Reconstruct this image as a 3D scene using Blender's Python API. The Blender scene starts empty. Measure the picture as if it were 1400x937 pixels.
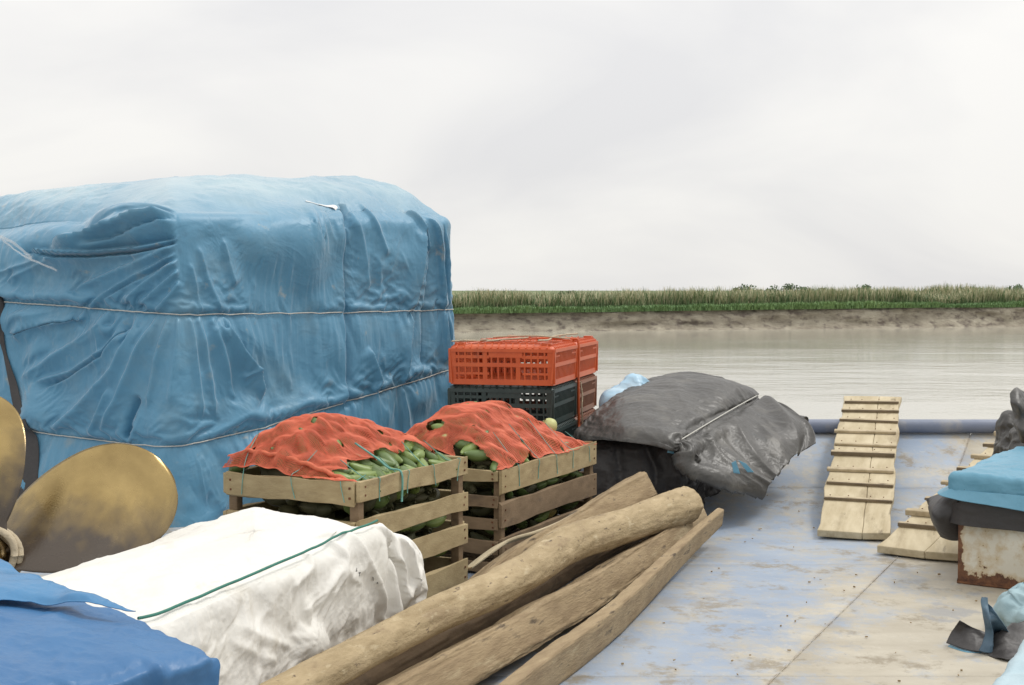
import bpy, bmesh, math, random
import numpy as np
from mathutils import Vector, Matrix

R = math.radians
rng = np.random.default_rng(7)
random.seed(7)
scene = bpy.context.scene
C = scene.collection

# ------------------------------------------------------------------ camera
CAM_H, F_PX, W_PX, H_PX, HORIZON = 1.5, 1850.0, 1400.0, 937.0, 397.0
PITCH = math.atan((H_PX / 2 - HORIZON) / F_PX)
cd = bpy.data.cameras.new('camera')
cam = bpy.data.objects.new('camera', cd); C.objects.link(cam)
cam.location = (0, 0, CAM_H)
cam.rotation_euler = (math.pi / 2 - PITCH, 0, 0)
cd.sensor_width = 36.0
cd.lens = 36.0 * F_PX / W_PX
cd.clip_start, cd.clip_end = 0.05, 9000.0
scene.camera = cam

# ------------------------------------------------------------------ overcast sky, soft sun, exposure
SUN_AZ, SUN_EL = R(68), R(56)          # azimuth from +Y towards +X
world = bpy.data.worlds.new('World'); scene.world = world
world.use_nodes = True
wn, wl = world.node_tree.nodes, world.node_tree.links
wn.clear()
sky = wn.new('ShaderNodeTexSky'); sky.sky_type = 'NISHITA'; sky.sun_disc = False
sky.sun_elevation, sky.sun_rotation = SUN_EL, SUN_AZ
tc = wn.new('ShaderNodeTexCoord')
sep = wn.new('ShaderNodeSeparateXYZ'); wl.new(tc.outputs['Generated'], sep.inputs[0])
add = wn.new('ShaderNodeMath'); add.operation = 'ADD'; add.inputs[1].default_value = 0.42
ab = wn.new('ShaderNodeMath'); ab.operation = 'ABSOLUTE'; wl.new(sep.outputs[2], ab.inputs[0]); wl.new(ab.outputs[0], add.inputs[0])
dv = wn.new('ShaderNodeVectorMath'); dv.operation = 'DIVIDE'
cmb = wn.new('ShaderNodeCombineXYZ')
for i in range(3): wl.new(add.outputs[0], cmb.inputs[i])
wl.new(tc.outputs['Generated'], dv.inputs[0]); wl.new(cmb.outputs[0], dv.inputs[1])
mp = wn.new('ShaderNodeMapping'); mp.inputs['Scale'].default_value = (0.75, 1.0, 0.8); mp.inputs['Location'].default_value = (0.35, 2.1, 0)
mp.inputs['Rotation'].default_value = (0, 0, R(-14))
wl.new(dv.outputs[0], mp.inputs[0])
cn = wn.new('ShaderNodeTexNoise'); cn.inputs['Scale'].default_value = 2.1; cn.inputs['Detail'].default_value = 5; cn.inputs['Roughness'].default_value = 0.48; cn.inputs['Distortion'].default_value = 0.6
wl.new(mp.outputs[0], cn.inputs['Vector'])
cr = wn.new('ShaderNodeValToRGB')
cr.color_ramp.elements[0].position, cr.color_ramp.elements[0].color = 0.32, (0.79, 0.785, 0.79, 1)
cr.color_ramp.elements[1].position, cr.color_ramp.elements[1].color = 0.62, (0.945, 0.93, 0.90, 1)
wl.new(cn.outputs['Fac'], cr.inputs['Fac'])
sc10 = wn.new('ShaderNodeVectorMath'); sc10.operation = 'SCALE'; sc10.inputs['Scale'].default_value = 10.0
wl.new(cr.outputs['Color'], sc10.inputs[0])
grad = wn.new('ShaderNodeMath'); grad.operation = 'MULTIPLY_ADD'; grad.inputs[1].default_value = 7.0; grad.inputs[2].default_value = 9.9   # an overcast sky brightens towards the zenith
wl.new(ab.outputs[0], grad.inputs[0]); wl.new(grad.outputs[0], sc10.inputs['Scale'])
mx = wn.new('ShaderNodeMix'); mx.data_type = 'RGBA'; mx.inputs[0].default_value = 0.96
wl.new(sky.outputs[0], mx.inputs[6]); wl.new(sc10.outputs[0], mx.inputs[7])
bg = wn.new('ShaderNodeBackground'); bg.inputs['Strength'].default_value = 0.1
wl.new(mx.outputs[2], bg.inputs[0])
wo = wn.new('ShaderNodeOutputWorld'); wl.new(bg.outputs[0], wo.inputs[0])

sd = bpy.data.lights.new('sun', 'SUN'); sd.energy = 1.5; sd.angle = R(12); sd.color = (1.0, 0.97, 0.92)
sun = bpy.data.objects.new('sun', sd); C.objects.link(sun)
sdir = Vector((math.sin(SUN_AZ) * math.cos(SUN_EL), math.cos(SUN_AZ) * math.cos(SUN_EL), math.sin(SUN_EL)))
sun.rotation_euler = sdir.to_track_quat('Z', 'Y').to_euler()
scene.view_settings.view_transform = 'Standard'
scene.view_settings.look = 'None'
scene.view_settings.exposure = -0.06
scene.view_settings.gamma = 1.0
scene.view_settings.use_curve_mapping = False

# ------------------------------------------------------------------ helpers: rays from photo pixels to points at a real height or distance
def ray(px, py):
    x = (px - W_PX / 2) / F_PX; y = -(py - H_PX / 2) / F_PX
    c, s = math.cos(PITCH), math.sin(PITCH)
    return np.array([x, c + y * s, -s + y * c])
def atz(px, py, z):
    d = ray(px, py); t = (z - CAM_H) / d[2]
    return np.array([0, 0, CAM_H]) + d * t
def atd(px, py, D):
    d = ray(px, py); return np.array([0, 0, CAM_H]) + d * (D / d[1])
def atplane(px, py, a, b):
    """ray hits the vertical plane through plan points a, b -> (metres along ab, height)"""
    d = ray(px, py); a = np.array(a[:2], float); b = np.array(b[:2], float)
    e = b - a; L = np.linalg.norm(e); e /= L; n = np.array([-e[1], e[0]])
    t = a.dot(n) / d[:2].dot(n)
    p = d[:2] * t
    return float((p - a).dot(e)), float(CAM_H + d[2] * t)
AX = math.atan(900 / F_PX)
U = np.array([math.sin(AX), math.cos(AX)]); V = np.array([math.cos(AX), -math.sin(AX)])   # along and across the barge
def deck_z(y):
    return 0.414 * max(0.0, (y - 8.0) / 2.3) ** 2

# ------------------------------------------------------------------ numpy noise
_perm = np.random.default_rng(3).integers(0, 2 ** 31, 4096)
def _hash(i, j, k):
    h = _perm[(i + 1013 * 4) & 4095]; h = _perm[(h + j) & 4095]; h = _perm[(h + k) & 4095]
    return (h & 65535) / 32767.5 - 1.0
def noise(p):
    p = np.asarray(p, float); i = np.floor(p).astype(np.int64); f = p - i
    u = f * f * f * (f * (f * 6 - 15) + 10)
    r = 0
    for dx in (0, 1):
        wx = u[..., 0] if dx else 1 - u[..., 0]
        for dy in (0, 1):
            wy = u[..., 1] if dy else 1 - u[..., 1]
            for dz in (0, 1):
                wz = u[..., 2] if dz else 1 - u[..., 2]
                r = r + wx * wy * wz * _hash(i[..., 0] + dx, i[..., 1] + dy, i[..., 2] + dz)
    return r
def fbm(p, o=4, lac=2.03, g=0.5):
    a, r = 1.0, 0
    for k in range(o):
        r = r + a * noise(np.asarray(p) * lac ** k + 17.3 * k); a *= g
    return r
def crumple(p, o=3):
    """sharp-ridged creases"""
    p = np.asarray(p); q = p + 0.35 * np.stack([noise(p * 0.7 + 5), noise(p * 0.7 + 9), noise(p * 0.7 + 31)], -1)
    a, r = 1.0, 0
    for k in range(o):
        r = r + a * (1 - 2 * np.abs(noise(q * 2.1 ** k + 11 * k))); a *= 0.48
    return r

# ------------------------------------------------------------------ objects
def props(o, label=None, cat=None, group=None, kind=None):
    if label: o['label'] = label
    if cat: o['category'] = cat
    if group: o['group'] = group
    if kind: o['kind'] = kind
    return o
def thing(name, label, cat, loc=(0, 0, 0), group=None):
    o = bpy.data.objects.new(name, None); C.objects.link(o)
    o.location = loc; o.empty_display_size = 0.1
    return props(o, label, cat, group)
def wloc(o):
    l = np.zeros(3)
    while o is not None:
        l = l + np.array(o.location); o = o.parent
    return l
def mk(name, verts, faces, mat, parent=None, smooth=True, loc=None):
    """one mesh object from world-space vertices; its origin sits at the parent's or at loc"""
    v = np.asarray(verts, float).reshape(-1, 3)
    base = np.zeros(3) if parent is None else wloc(parent)
    off = np.zeros(3) if loc is None else np.asarray(loc, float) - base
    me = bpy.data.meshes.new(name)
    me.from_pydata((v - base - off).tolist(), [], faces if isinstance(faces, list) else faces.tolist())
    me.update()
    if smooth: me.polygons.foreach_set('use_smooth', [True] * len(me.polygons))
    if mat: me.materials.append(mat)
    o = bpy.data.objects.new(name, me); C.objects.link(o)
    o.location = off; o.parent = parent
    return o
def fix_normals(o):
    bm = bmesh.new(); bm.from_mesh(o.data); bmesh.ops.recalc_face_normals(bm, faces=bm.faces); bm.to_mesh(o.data); bm.free(); return o
def grid_faces(n, m, closed_n=False, closed_m=False):
    i = np.arange(n if closed_n else n - 1)[:, None]; j = np.arange(m if closed_m else m - 1)[None, :]
    i2, j2 = (i + 1) % n, (j + 1) % m
    return np.stack([(i * m + j).ravel(), (i2 * m + j).ravel(), (i2 * m + j2).ravel(), (i * m + j2).ravel()], -1)
class MB:
    """collects shapes into one mesh"""
    def __init__(s): s.v, s.f, s.n = [], [], 0
    def add(s, v, f):
        v = np.asarray(v, float).reshape(-1, 3); s.v.append(v)
        s.f += [[int(k) + s.n for k in q] for q in f]; s.n += len(v)
    def box(s, c, ex, ey, ez):
        c, ex, ey, ez = (np.asarray(k, float) for k in (c, ex, ey, ez))
        v = [c + a * ex + b * ey + d * ez for a in (-1, 1) for b in (-1, 1) for d in (-1, 1)]
        s.add(v, [(0, 1, 3, 2), (4, 6, 7, 5), (0, 4, 5, 1), (2, 3, 7, 6), (0, 2, 6, 4), (1, 5, 7, 3)])
    def bar(s, a, b, w, h, up=(0, 0, 1)):
        a, b = np.asarray(a, float), np.asarray(b, float); d = b - a; L = np.linalg.norm(d); d /= L
        x = np.cross(d, up); x /= np.linalg.norm(x); y = np.cross(x, d)
        s.box((a + b) / 2, d * L / 2, x * w / 2, y * h / 2)
    def tube(s, pts, r, k=6):
        v, f = tube_mesh(pts, r, k); s.add(v, f)
    def build(s, name, mat, parent=None, smooth=False, loc=None):
        return mk(name, np.concatenate(s.v), s.f, mat, parent, smooth, loc)
def tube_mesh(pts, r, k=6):
    p = np.asarray(pts, float); n = len(p); r = np.broadcast_to(r, (n,))
    t = np.gradient(p, axis=0); t /= np.linalg.norm(t, axis=1)[:, None] + 1e-9
    ref = np.array([0.31, 0.22, 0.93]) if abs(t[:, 2]).mean() < 0.8 else np.array([1, 0.1, 0])
    x = np.cross(t, ref); x /= np.linalg.norm(x, axis=1)[:, None] + 1e-9; y = np.cross(t, x)
    a = np.linspace(0, 2 * math.pi, k, endpoint=False)
    v = p[:, None] + r[:, None, None] * (np.cos(a)[None, :, None] * x[:, None] + np.sin(a)[None, :, None] * y[:, None])
    f = grid_faces(n, k, closed_m=True).tolist()
    f.append(list(range(k))[::-1]); f.append([(n - 1) * k + i for i in range(k)])
    return v.reshape(-1, 3), f
def tube(name, pts, r, mat, parent=None, k=6, loc=None):
    v, f = tube_mesh(pts, r, k); return mk(name, v, f, mat, parent, True, loc)
def bevel(o, w=0.004, seg=1):
    m = o.modifiers.new('bevel', 'BEVEL'); m.width = w; m.segments = seg; m.limit_method = 'ANGLE'; return o
def solid(o, t=0.003, off=-1):
    m = o.modifiers.new('solidify', 'SOLIDIFY'); m.thickness = t; m.offset = off; return o
def sheet(name, P, mat, parent=None, t=0.003, loc=None):
    """a thin sheet through the n x m grid of points P, given a real thickness"""
    n, m = P.shape[:2]
    return solid(mk(name, P.reshape(-1, 3), grid_faces(n, m), mat, parent, True, loc), t, 0)
def refine(P, n, m):
    """bilinear/cubic-ish resample of a coarse control grid"""
    P = np.asarray(P, float)
    def rs(A, k):
        N = A.shape[0]; t = np.linspace(0, N - 1, k); i = np.clip(np.floor(t).astype(int), 0, N - 2); f = (t - i)[:, None, None]
        g = lambda q: A[np.clip(q, 0, N - 1)]
        p0, p1, p2, p3 = g(i - 1), g(i), g(i + 1), g(i + 2)
        return 0.5 * (2 * p1 + (p2 - p0) * f + (2 * p0 - 5 * p1 + 4 * p2 - p3) * f ** 2 + (3 * p1 - p0 - 3 * p2 + p3) * f ** 3)
    A = rs(P, n); return np.swapaxes(rs(np.swapaxes(A, 0, 1), m), 0, 1)
def spline(pts, n):
    return refine(np.asarray(pts, float)[:, None, :].repeat(2, 1), n, 2)[:, 0]
def grid_normals(P):
    a = np.gradient(P, axis=0); b = np.gradient(P, axis=1); n = np.cross(a, b)
    return n / (np.linalg.norm(n, axis=-1, keepdims=True) + 1e-9)

def relax(P, N, Q, closed, es=0.03, eh=0.01, lo=0.0, hi=0.12, pin=None, iters=120, grav=3e-5, bend=0.12, shear=0.25, seed=1):
    """lets a cloth grid that is a little larger than the load under it buckle and settle against it"""
    P, N, X = (np.array(a, np.float32) for a in (P, N, Q)); n, m = P.shape[:2]
    g = np.random.default_rng(seed); Q0 = X.copy(); X = X + N * (0.004 * crumple(P.astype(float) * 5.0 + seed, 2) + g.normal(0, 0.0003, (n, m)))[..., None].astype(np.float32)
    w = np.ones((n, m), np.float32) if pin is None else (1 - np.asarray(pin, np.float32))
    def L(a, b): return np.linalg.norm(a - b, axis=-1)
    def bc(e, sh): return np.broadcast_to(np.asarray(e, np.float32), (n, m)) if np.ndim(e) else np.full((n, m), e, np.float32)
    es, eh = bc(es, 0), bc(eh, 0)
    jobs = []
    def pairs(di, dj, k, eps):
        """index slices of constraint sets that share no vertex"""
        ii = np.arange(n if closed else n - abs(di)); jj = np.arange(m - abs(dj))
        groups = []
        if di:
            for r in range(2):
                sel = ii[(ii // abs(di)) % 2 == r]
                groups.append((sel, jj if dj >= 0 else jj + abs(dj)))
        else:
            for r in range(2): groups.append((ii, jj[(jj // dj) % 2 == r]))
        for (a, b) in groups:
            A, B = np.ix_(a, b), np.ix_((a + di) % n, b + dj)
            rest = L(Q0[A], Q0[B]) * (1 + eps[A]); wa, wb = w[A], w[B]; sw = wa + wb; sw[sw == 0] = 1
            jobs.append((A, B, rest.astype(np.float32), (k * wa / sw).astype(np.float32), (k * wb / sw).astype(np.float32)))
    pairs(1, 0, 1.0, es); pairs(0, 1, 1.0, eh)
    e2 = (es + eh) / 2
    if shear: pairs(1, 1, shear, e2); pairs(1, -1, shear, e2)
    if bend: pairs(2, 0, bend, es * 0.3); pairs(0, 2, bend, eh * 0.3); pairs(4, 0, bend * 0.5, es * 0.3); pairs(0, 4, bend * 0.5, eh * 0.3)
    lo = np.broadcast_to(np.asarray(lo, np.float32), (n, m)); hi = np.broadcast_to(np.asarray(hi, np.float32), (n, m))
    Xp = X.copy(); gv = np.array([0, 0, -grav], np.float32)
    for it in range(iters):
        V_ = (X - Xp) * 0.9; Xp = X.copy(); X = X + (V_ + gv) * w[..., None]
        for (A, B, rest, ka, kb) in jobs:
            a, b = X[A], X[B]; d = b - a; l_ = np.sqrt((d * d).sum(-1)) + 1e-9; c = ((l_ - rest) / l_)
            X[A] = a + d * (c * ka)[..., None]; X[B] = b - d * (c * kb)[..., None]
        o = ((X - P) * N).sum(-1); o2 = np.clip(o, lo, hi); X = X + N * (o2 - o)[..., None]
    return X.astype(float)

# ------------------------------------------------------------------ materials
def mat(name, cols, scale=4.0, stretch=(1, 1, 1), rough=0.6, bump=0.2, bscale=40.0, bdist=0.01, metal=0.0, spec=0.5, stains=None, detail=6, rot=(0, 0, 0), rvar=0.0, coat=0.0, bump2=None, sheen=0.0, grain=None):
    """two-colour noise, optional stains [(colour, scale, low, high)], noise relief"""
    m = bpy.data.materials.new(name); m.use_nodes = True
    n, l = m.node_tree.nodes, m.node_tree.links
    b = n['Principled BSDF']; b.inputs['Metallic'].default_value = metal; b.inputs['Roughness'].default_value = rough
    b.inputs['Specular IOR Level'].default_value = spec
    if coat: b.inputs['Coat Weight'].default_value = coat
    if sheen: b.inputs['Sheen Weight'].default_value = sheen; b.inputs['Sheen Roughness'].default_value = 0.4
    t = n.new('ShaderNodeTexCoord'); mp = n.new('ShaderNodeMapping'); mp.inputs['Scale'].default_value = stretch; mp.inputs['Rotation'].default_value = rot
    if grain is not None: mp.vector_type = 'TEXTURE'; mp.inputs['Rotation'].default_value = (0, 0, grain[0]); mp.inputs['Scale'].default_value = (grain[1], 1, 1)
    l.new(t.outputs['Object'], mp.inputs[0])
    def nz(s, d=detail, r=0.55):
        q = n.new('ShaderNodeTexNoise'); q.inputs['Scale'].default_value = s; q.inputs['Detail'].default_value = d; q.inputs['Roughness'].default_value = r
        l.new(mp.outputs[0], q.inputs['Vector']); return q
    def ramp(src, stops):
        q = n.new('ShaderNodeValToRGB'); e = q.color_ramp.elements
        while len(e) < len(stops): e.new(0.5)
        for k, (p, c) in enumerate(stops): e[k].position = p; e[k].color = (*c, 1)
        l.new(src, q.inputs['Fac']); return q
    k = len(cols)
    col = ramp(nz(scale).outputs['Fac'], [(0.3 + 0.4 * i / max(1, k - 1), c) for i, c in enumerate(cols)]).outputs['Color']
    for (c, s, lo, hi) in (stains or []):
        msk = ramp(nz(s, 8, 0.62).outputs['Fac'], [(lo, (0, 0, 0)), (hi, (1, 1, 1))])
        x = n.new('ShaderNodeMix'); x.data_type = 'RGBA'; l.new(msk.outputs['Color'], x.inputs[0]); l.new(col, x.inputs[6]); x.inputs[7].default_value = (*c, 1)
        col = x.outputs[2]
    l.new(col, b.inputs['Base Color'])
    if rvar:
        q = n.new('ShaderNodeMapRange'); q.inputs['From Min'].default_value = 0.3; q.inputs['From Max'].default_value = 0.7
        q.inputs['To Min'].default_value = rough - rvar; q.inputs['To Max'].default_value = rough + rvar
        l.new(nz(scale * 2.7).outputs['Fac'], q.inputs['Value']); l.new(q.outputs[0], b.inputs['Roughness'])
    if bump:
        bn = n.new('ShaderNodeBump'); bn.inputs['Strength'].default_value = bump; bn.inputs['Distance'].default_value = bdist
        l.new(nz(bscale, 5, 0.6).outputs['Fac'], bn.inputs['Height']); l.new(bn.outputs[0], b.inputs['Normal'])
        if bump2:                                   # fine creases: folded noise
            q = nz(bump2[0], 4, 0.5); q.inputs['Distortion'].default_value = 0.8
            a1 = n.new('ShaderNodeMath'); a1.operation = 'SUBTRACT'; a1.inputs[1].default_value = 0.5; l.new(q.outputs['Fac'], a1.inputs[0])
            a2 = n.new('ShaderNodeMath'); a2.operation = 'ABSOLUTE'; l.new(a1.outputs[0], a2.inputs[0])
            b2 = n.new('ShaderNodeBump'); b2.inputs['Strength'].default_value = bump2[1]; b2.inputs['Distance'].default_value = bump2[2]; b2.invert = True
            l.new(a2.outputs[0], b2.inputs['Height']); l.new(b2.outputs[0], bn.inputs['Normal'])
    return m
M = {}
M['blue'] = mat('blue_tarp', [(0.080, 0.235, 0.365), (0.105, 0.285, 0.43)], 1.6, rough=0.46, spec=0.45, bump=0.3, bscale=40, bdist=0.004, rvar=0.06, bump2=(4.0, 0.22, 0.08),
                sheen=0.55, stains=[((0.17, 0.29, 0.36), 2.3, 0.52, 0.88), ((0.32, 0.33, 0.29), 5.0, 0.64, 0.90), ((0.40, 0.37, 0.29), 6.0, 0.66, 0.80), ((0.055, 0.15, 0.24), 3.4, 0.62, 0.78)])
def top_sheen(m, col):
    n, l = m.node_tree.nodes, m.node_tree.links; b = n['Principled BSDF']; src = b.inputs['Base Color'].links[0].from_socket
    a = n.new('ShaderNodeAttribute'); a.attribute_name = 'top_sheen'; x = n.new('ShaderNodeMix'); x.data_type = 'RGBA'
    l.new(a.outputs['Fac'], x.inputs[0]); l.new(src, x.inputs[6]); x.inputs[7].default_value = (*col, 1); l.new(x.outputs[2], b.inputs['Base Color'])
top_sheen(M['blue'], (0.34, 0.47, 0.53))  # pale sky sheen on the tarp's top painted into its colour
M['deepblue'] = mat('deep_blue_tarp', [(0.032, 0.125, 0.29), (0.048, 0.165, 0.35)], 2.0, rough=0.44, spec=0.5, bump2=(5, 0.2, 0.06), bump=0.25, bscale=30, bdist=0.006, rvar=0.08)
M['paleblue'] = mat('pale_blue_tarp', [(0.09, 0.265, 0.375), (0.14, 0.33, 0.45)], 2.5, rough=0.42, bump2=(6, 0.25, 0.05), bump=0.3, bscale=30, bdist=0.006)
M['greyblue'] = mat('grey_blue_cloth', [(0.25, 0.38, 0.43), (0.35, 0.47, 0.50)], 5, rough=0.75, bump=0.4, bscale=30, bdist=0.01)
M['white'] = mat('white_canvas', [(0.71, 0.69, 0.635), (0.78, 0.765, 0.725)], 2.2, rough=0.62, bump=0.4, bscale=30, bdist=0.005, bump2=(7, 0.18, 0.05),
                 stains=[((0.52, 0.47, 0.37), 2.6, 0.60, 0.82), ((0.40, 0.35, 0.26), 7, 0.72, 0.86)])
M['black'] = mat('black_plastic', [(0.030, 0.027, 0.027), (0.045, 0.041, 0.040)], 3, rough=0.5, bump=0.4, bscale=22, bdist=0.01)
M['greytarp'] = mat('faded_black_tarp', [(0.046, 0.044, 0.041), (0.085, 0.081, 0.074)], 3, rough=0.42, bump=0.45, bscale=24, bdist=0.008, bump2=(5, 0.25, 0.08), rvar=0.06,
                    stains=[((0.17, 0.16, 0.14), 4, 0.54, 0.80), ((0.04, 0.048, 0.047), 5, 0.62, 0.76)])
M['slat'] = mat('pale_sawn_wood', [(0.30, 0.225, 0.115), (0.43, 0.34, 0.19)], 9, (1, 1, 2.5), rough=0.8, bump=0.5, bscale=60, bdist=0.004,
                stains=[((0.17, 0.12, 0.065), 4, 0.58, 0.76)])
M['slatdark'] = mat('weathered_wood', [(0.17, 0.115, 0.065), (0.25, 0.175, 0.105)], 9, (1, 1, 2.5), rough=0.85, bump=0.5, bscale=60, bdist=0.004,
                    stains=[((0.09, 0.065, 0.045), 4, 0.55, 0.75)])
M['log'] = mat('dry_log', [(0.29, 0.215, 0.115), (0.48, 0.375, 0.225)], 16, rough=0.85, bump=0.9, bscale=95, bdist=0.006, grain=(R(66), 2.4),
               stains=[((0.22, 0.155, 0.085), 8, 0.55, 0.70), ((0.56, 0.47, 0.31), 20, 0.58, 0.74), ((0.10, 0.07, 0.045), 30, 0.62, 0.68)])
M['hewn'] = mat('hewn_timber', [(0.22, 0.155, 0.085), (0.38, 0.285, 0.165)], 22, rough=0.85, bump=0.9, bscale=110, bdist=0.006, grain=(R(64), 5.0),
                stains=[((0.50, 0.41, 0.26), 9, 0.56, 0.70), ((0.11, 0.08, 0.05), 22, 0.58, 0.68)])
M['cutend'] = mat('cut_wood', [(0.30, 0.21, 0.11), (0.42, 0.32, 0.19)], 14, rough=0.85, bump=0.5, bscale=50)
M['plank'] = mat('worn_plank', [(0.42, 0.345, 0.215), (0.58, 0.50, 0.345)], 14, rough=0.85, bump=0.6, bscale=90, bdist=0.004, grain=(R(71), 6.0),
                 stains=[((0.27, 0.21, 0.125), 5, 0.56, 0.72), ((0.13, 0.10, 0.065), 9, 0.66, 0.76)])
M['cleat'] = mat('worn_cleat', [(0.36, 0.29, 0.18), (0.53, 0.44, 0.30)], 14, rough=0.8, bump=0.4, bscale=50, bdist=0.004, stains=[((0.15, 0.11, 0.07), 6, 0.60, 0.76)])
M['cleatshade'] = mat('shaded_cleat', [(0.13, 0.10, 0.065), (0.22, 0.17, 0.11)], 10, rough=0.85, bump=0.4, bscale=50)  # cleat wood darkened for risers turned away from the light
M['brass'] = mat('tarnished_brass', [(0.36, 0.275, 0.13), (0.52, 0.41, 0.22)], 3, rough=0.40, bump=0.12, bscale=120, bdist=0.003, metal=1.0, rvar=0.1,
                 stains=[((0.20, 0.14, 0.07), 5, 0.60, 0.78)])
M['rope'] = mat('straw_rope', [(0.42, 0.35, 0.24), (0.54, 0.46, 0.33)], 60, rough=0.9, bump=0.5, bscale=120)
M['greycord'] = mat('grey_cord', [(0.45, 0.44, 0.40), (0.56, 0.55, 0.5)], 40, rough=0.8, bump=0)
M['greencord'] = mat('green_cord', [(0.02, 0.14, 0.11), (0.03, 0.19, 0.14)], 30, rough=0.6, bump=0)
M['teal'] = mat('teal_string', [(0.10, 0.30, 0.26), (0.18, 0.38, 0.33)], 30, rough=0.7, bump=0)
M['orange'] = mat('orange_plastic', [(0.52, 0.085, 0.022), (0.60, 0.115, 0.03)], 5, rough=0.42, bump=0.05, stains=[((0.32, 0.08, 0.04), 5, 0.62, 0.8)])
M['brownplastic'] = mat('brown_plastic', [(0.20, 0.075, 0.04), (0.26, 0.10, 0.05)], 5, rough=0.5, bump=0.05)
M['greenplastic'] = mat('dark_green_plastic', [(0.022, 0.036, 0.032), (0.032, 0.05, 0.045)], 5, rough=0.42, bump=0.05)
M['fruitgreen'] = mat('green_fruit_skin', [(0.14, 0.215, 0.05), (0.24, 0.31, 0.09)], 12, rough=0.4, bump=0.1, stains=[((0.24, 0.27, 0.10), 9, 0.6, 0.8)])
M['fruitdark'] = mat('deep_green_fruit_skin', [(0.09, 0.15, 0.04), (0.14, 0.20, 0.065)], 12, rough=0.4, bump=0.1)
M['fruityellow'] = mat('ripe_fruit_skin', [(0.27, 0.24, 0.07), (0.36, 0.27, 0.08)], 8, rough=0.4, bump=0.1)
M['packed'] = mat('shaded_fruit_skin', [(0.05, 0.06, 0.025), (0.10, 0.09, 0.04)], 6, rough=0.6, bump=0.1)  # skin colour darkened for the shade behind the boards
M['cream'] = mat('rusty_cream_paint', [(0.62, 0.59, 0.50), (0.70, 0.67, 0.58)], 3, rough=0.5, bump=0.15, bscale=40,
                 stains=[((0.38, 0.24, 0.10), 4.5, 0.60, 0.74), ((0.11, 0.045, 0.02), 15, 0.61, 0.65)])
M['rust'] = mat('rust', [(0.09, 0.035, 0.018), (0.19, 0.075, 0.03)], 12, rough=0.9, bump=0.7, bscale=40)
M['whiteplastic'] = mat('white_plastic', [(0.72, 0.74, 0.74), (0.8, 0.8, 0.8)], 10, rough=0.4, bump=0.2)
M['pipe'] = mat('blue_grey_pipe', [(0.14, 0.17, 0.25), (0.23, 0.255, 0.32)], 3, rough=0.55, bump=0.2, stains=[((0.34, 0.32, 0.29), 3.3, 0.55, 0.75)])
M['hull'] = mat('dark_hull', [(0.06, 0.07, 0.09), (0.1, 0.1, 0.11)], 1, rough=0.7, bump=0.2)

M['net'] = mat('orange_net', [(0.50, 0.085, 0.035), (0.70, 0.17, 0.085)], 9, rough=0.55, bump=0)
def brass_material():
    m = mat('tarnished_brass', [(0.25, 0.18, 0.08), (0.40, 0.295, 0.13)], 5, rough=0.24, bump=0.15, bscale=120, bdist=0.003, metal=1.0, rvar=0.1, stains=[((0.20, 0.14, 0.07), 5, 0.60, 0.78)])
    n, l = m.node_tree.nodes, m.node_tree.links; b = n['Principled BSDF']; src = b.inputs['Base Color'].links[0].from_socket
    a = n.new('ShaderNodeAttribute'); a.attribute_name = 'dark_reflection'
    x = n.new('ShaderNodeMix'); x.data_type = 'RGBA'; l.new(a.outputs['Fac'], x.inputs[0]); l.new(src, x.inputs[6]); x.inputs[7].default_value = (0.05, 0.037, 0.028, 1); l.new(x.outputs[2], b.inputs['Base Color'])  # dark reflection of deck and cargo painted into the brass colour
    g = n.new('ShaderNodeMath'); g.operation = 'SUBTRACT'; g.inputs[0].default_value = 1.0; l.new(a.outputs['Fac'], g.inputs[1]); l.new(g.outputs[0], b.inputs['Metallic'])
    return m
M['brass'] = brass_material()
def clear_plastic():
    m = bpy.data.materials.new('clear_plastic'); m.use_nodes = True; b = m.node_tree.nodes['Principled BSDF']
    b.inputs['Base Color'].default_value = (0.75, 0.77, 0.78, 1); b.inputs['Roughness'].default_value = 0.25; b.inputs['Alpha'].default_value = 0.30
    return m
M['clear'] = clear_plastic()

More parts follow.
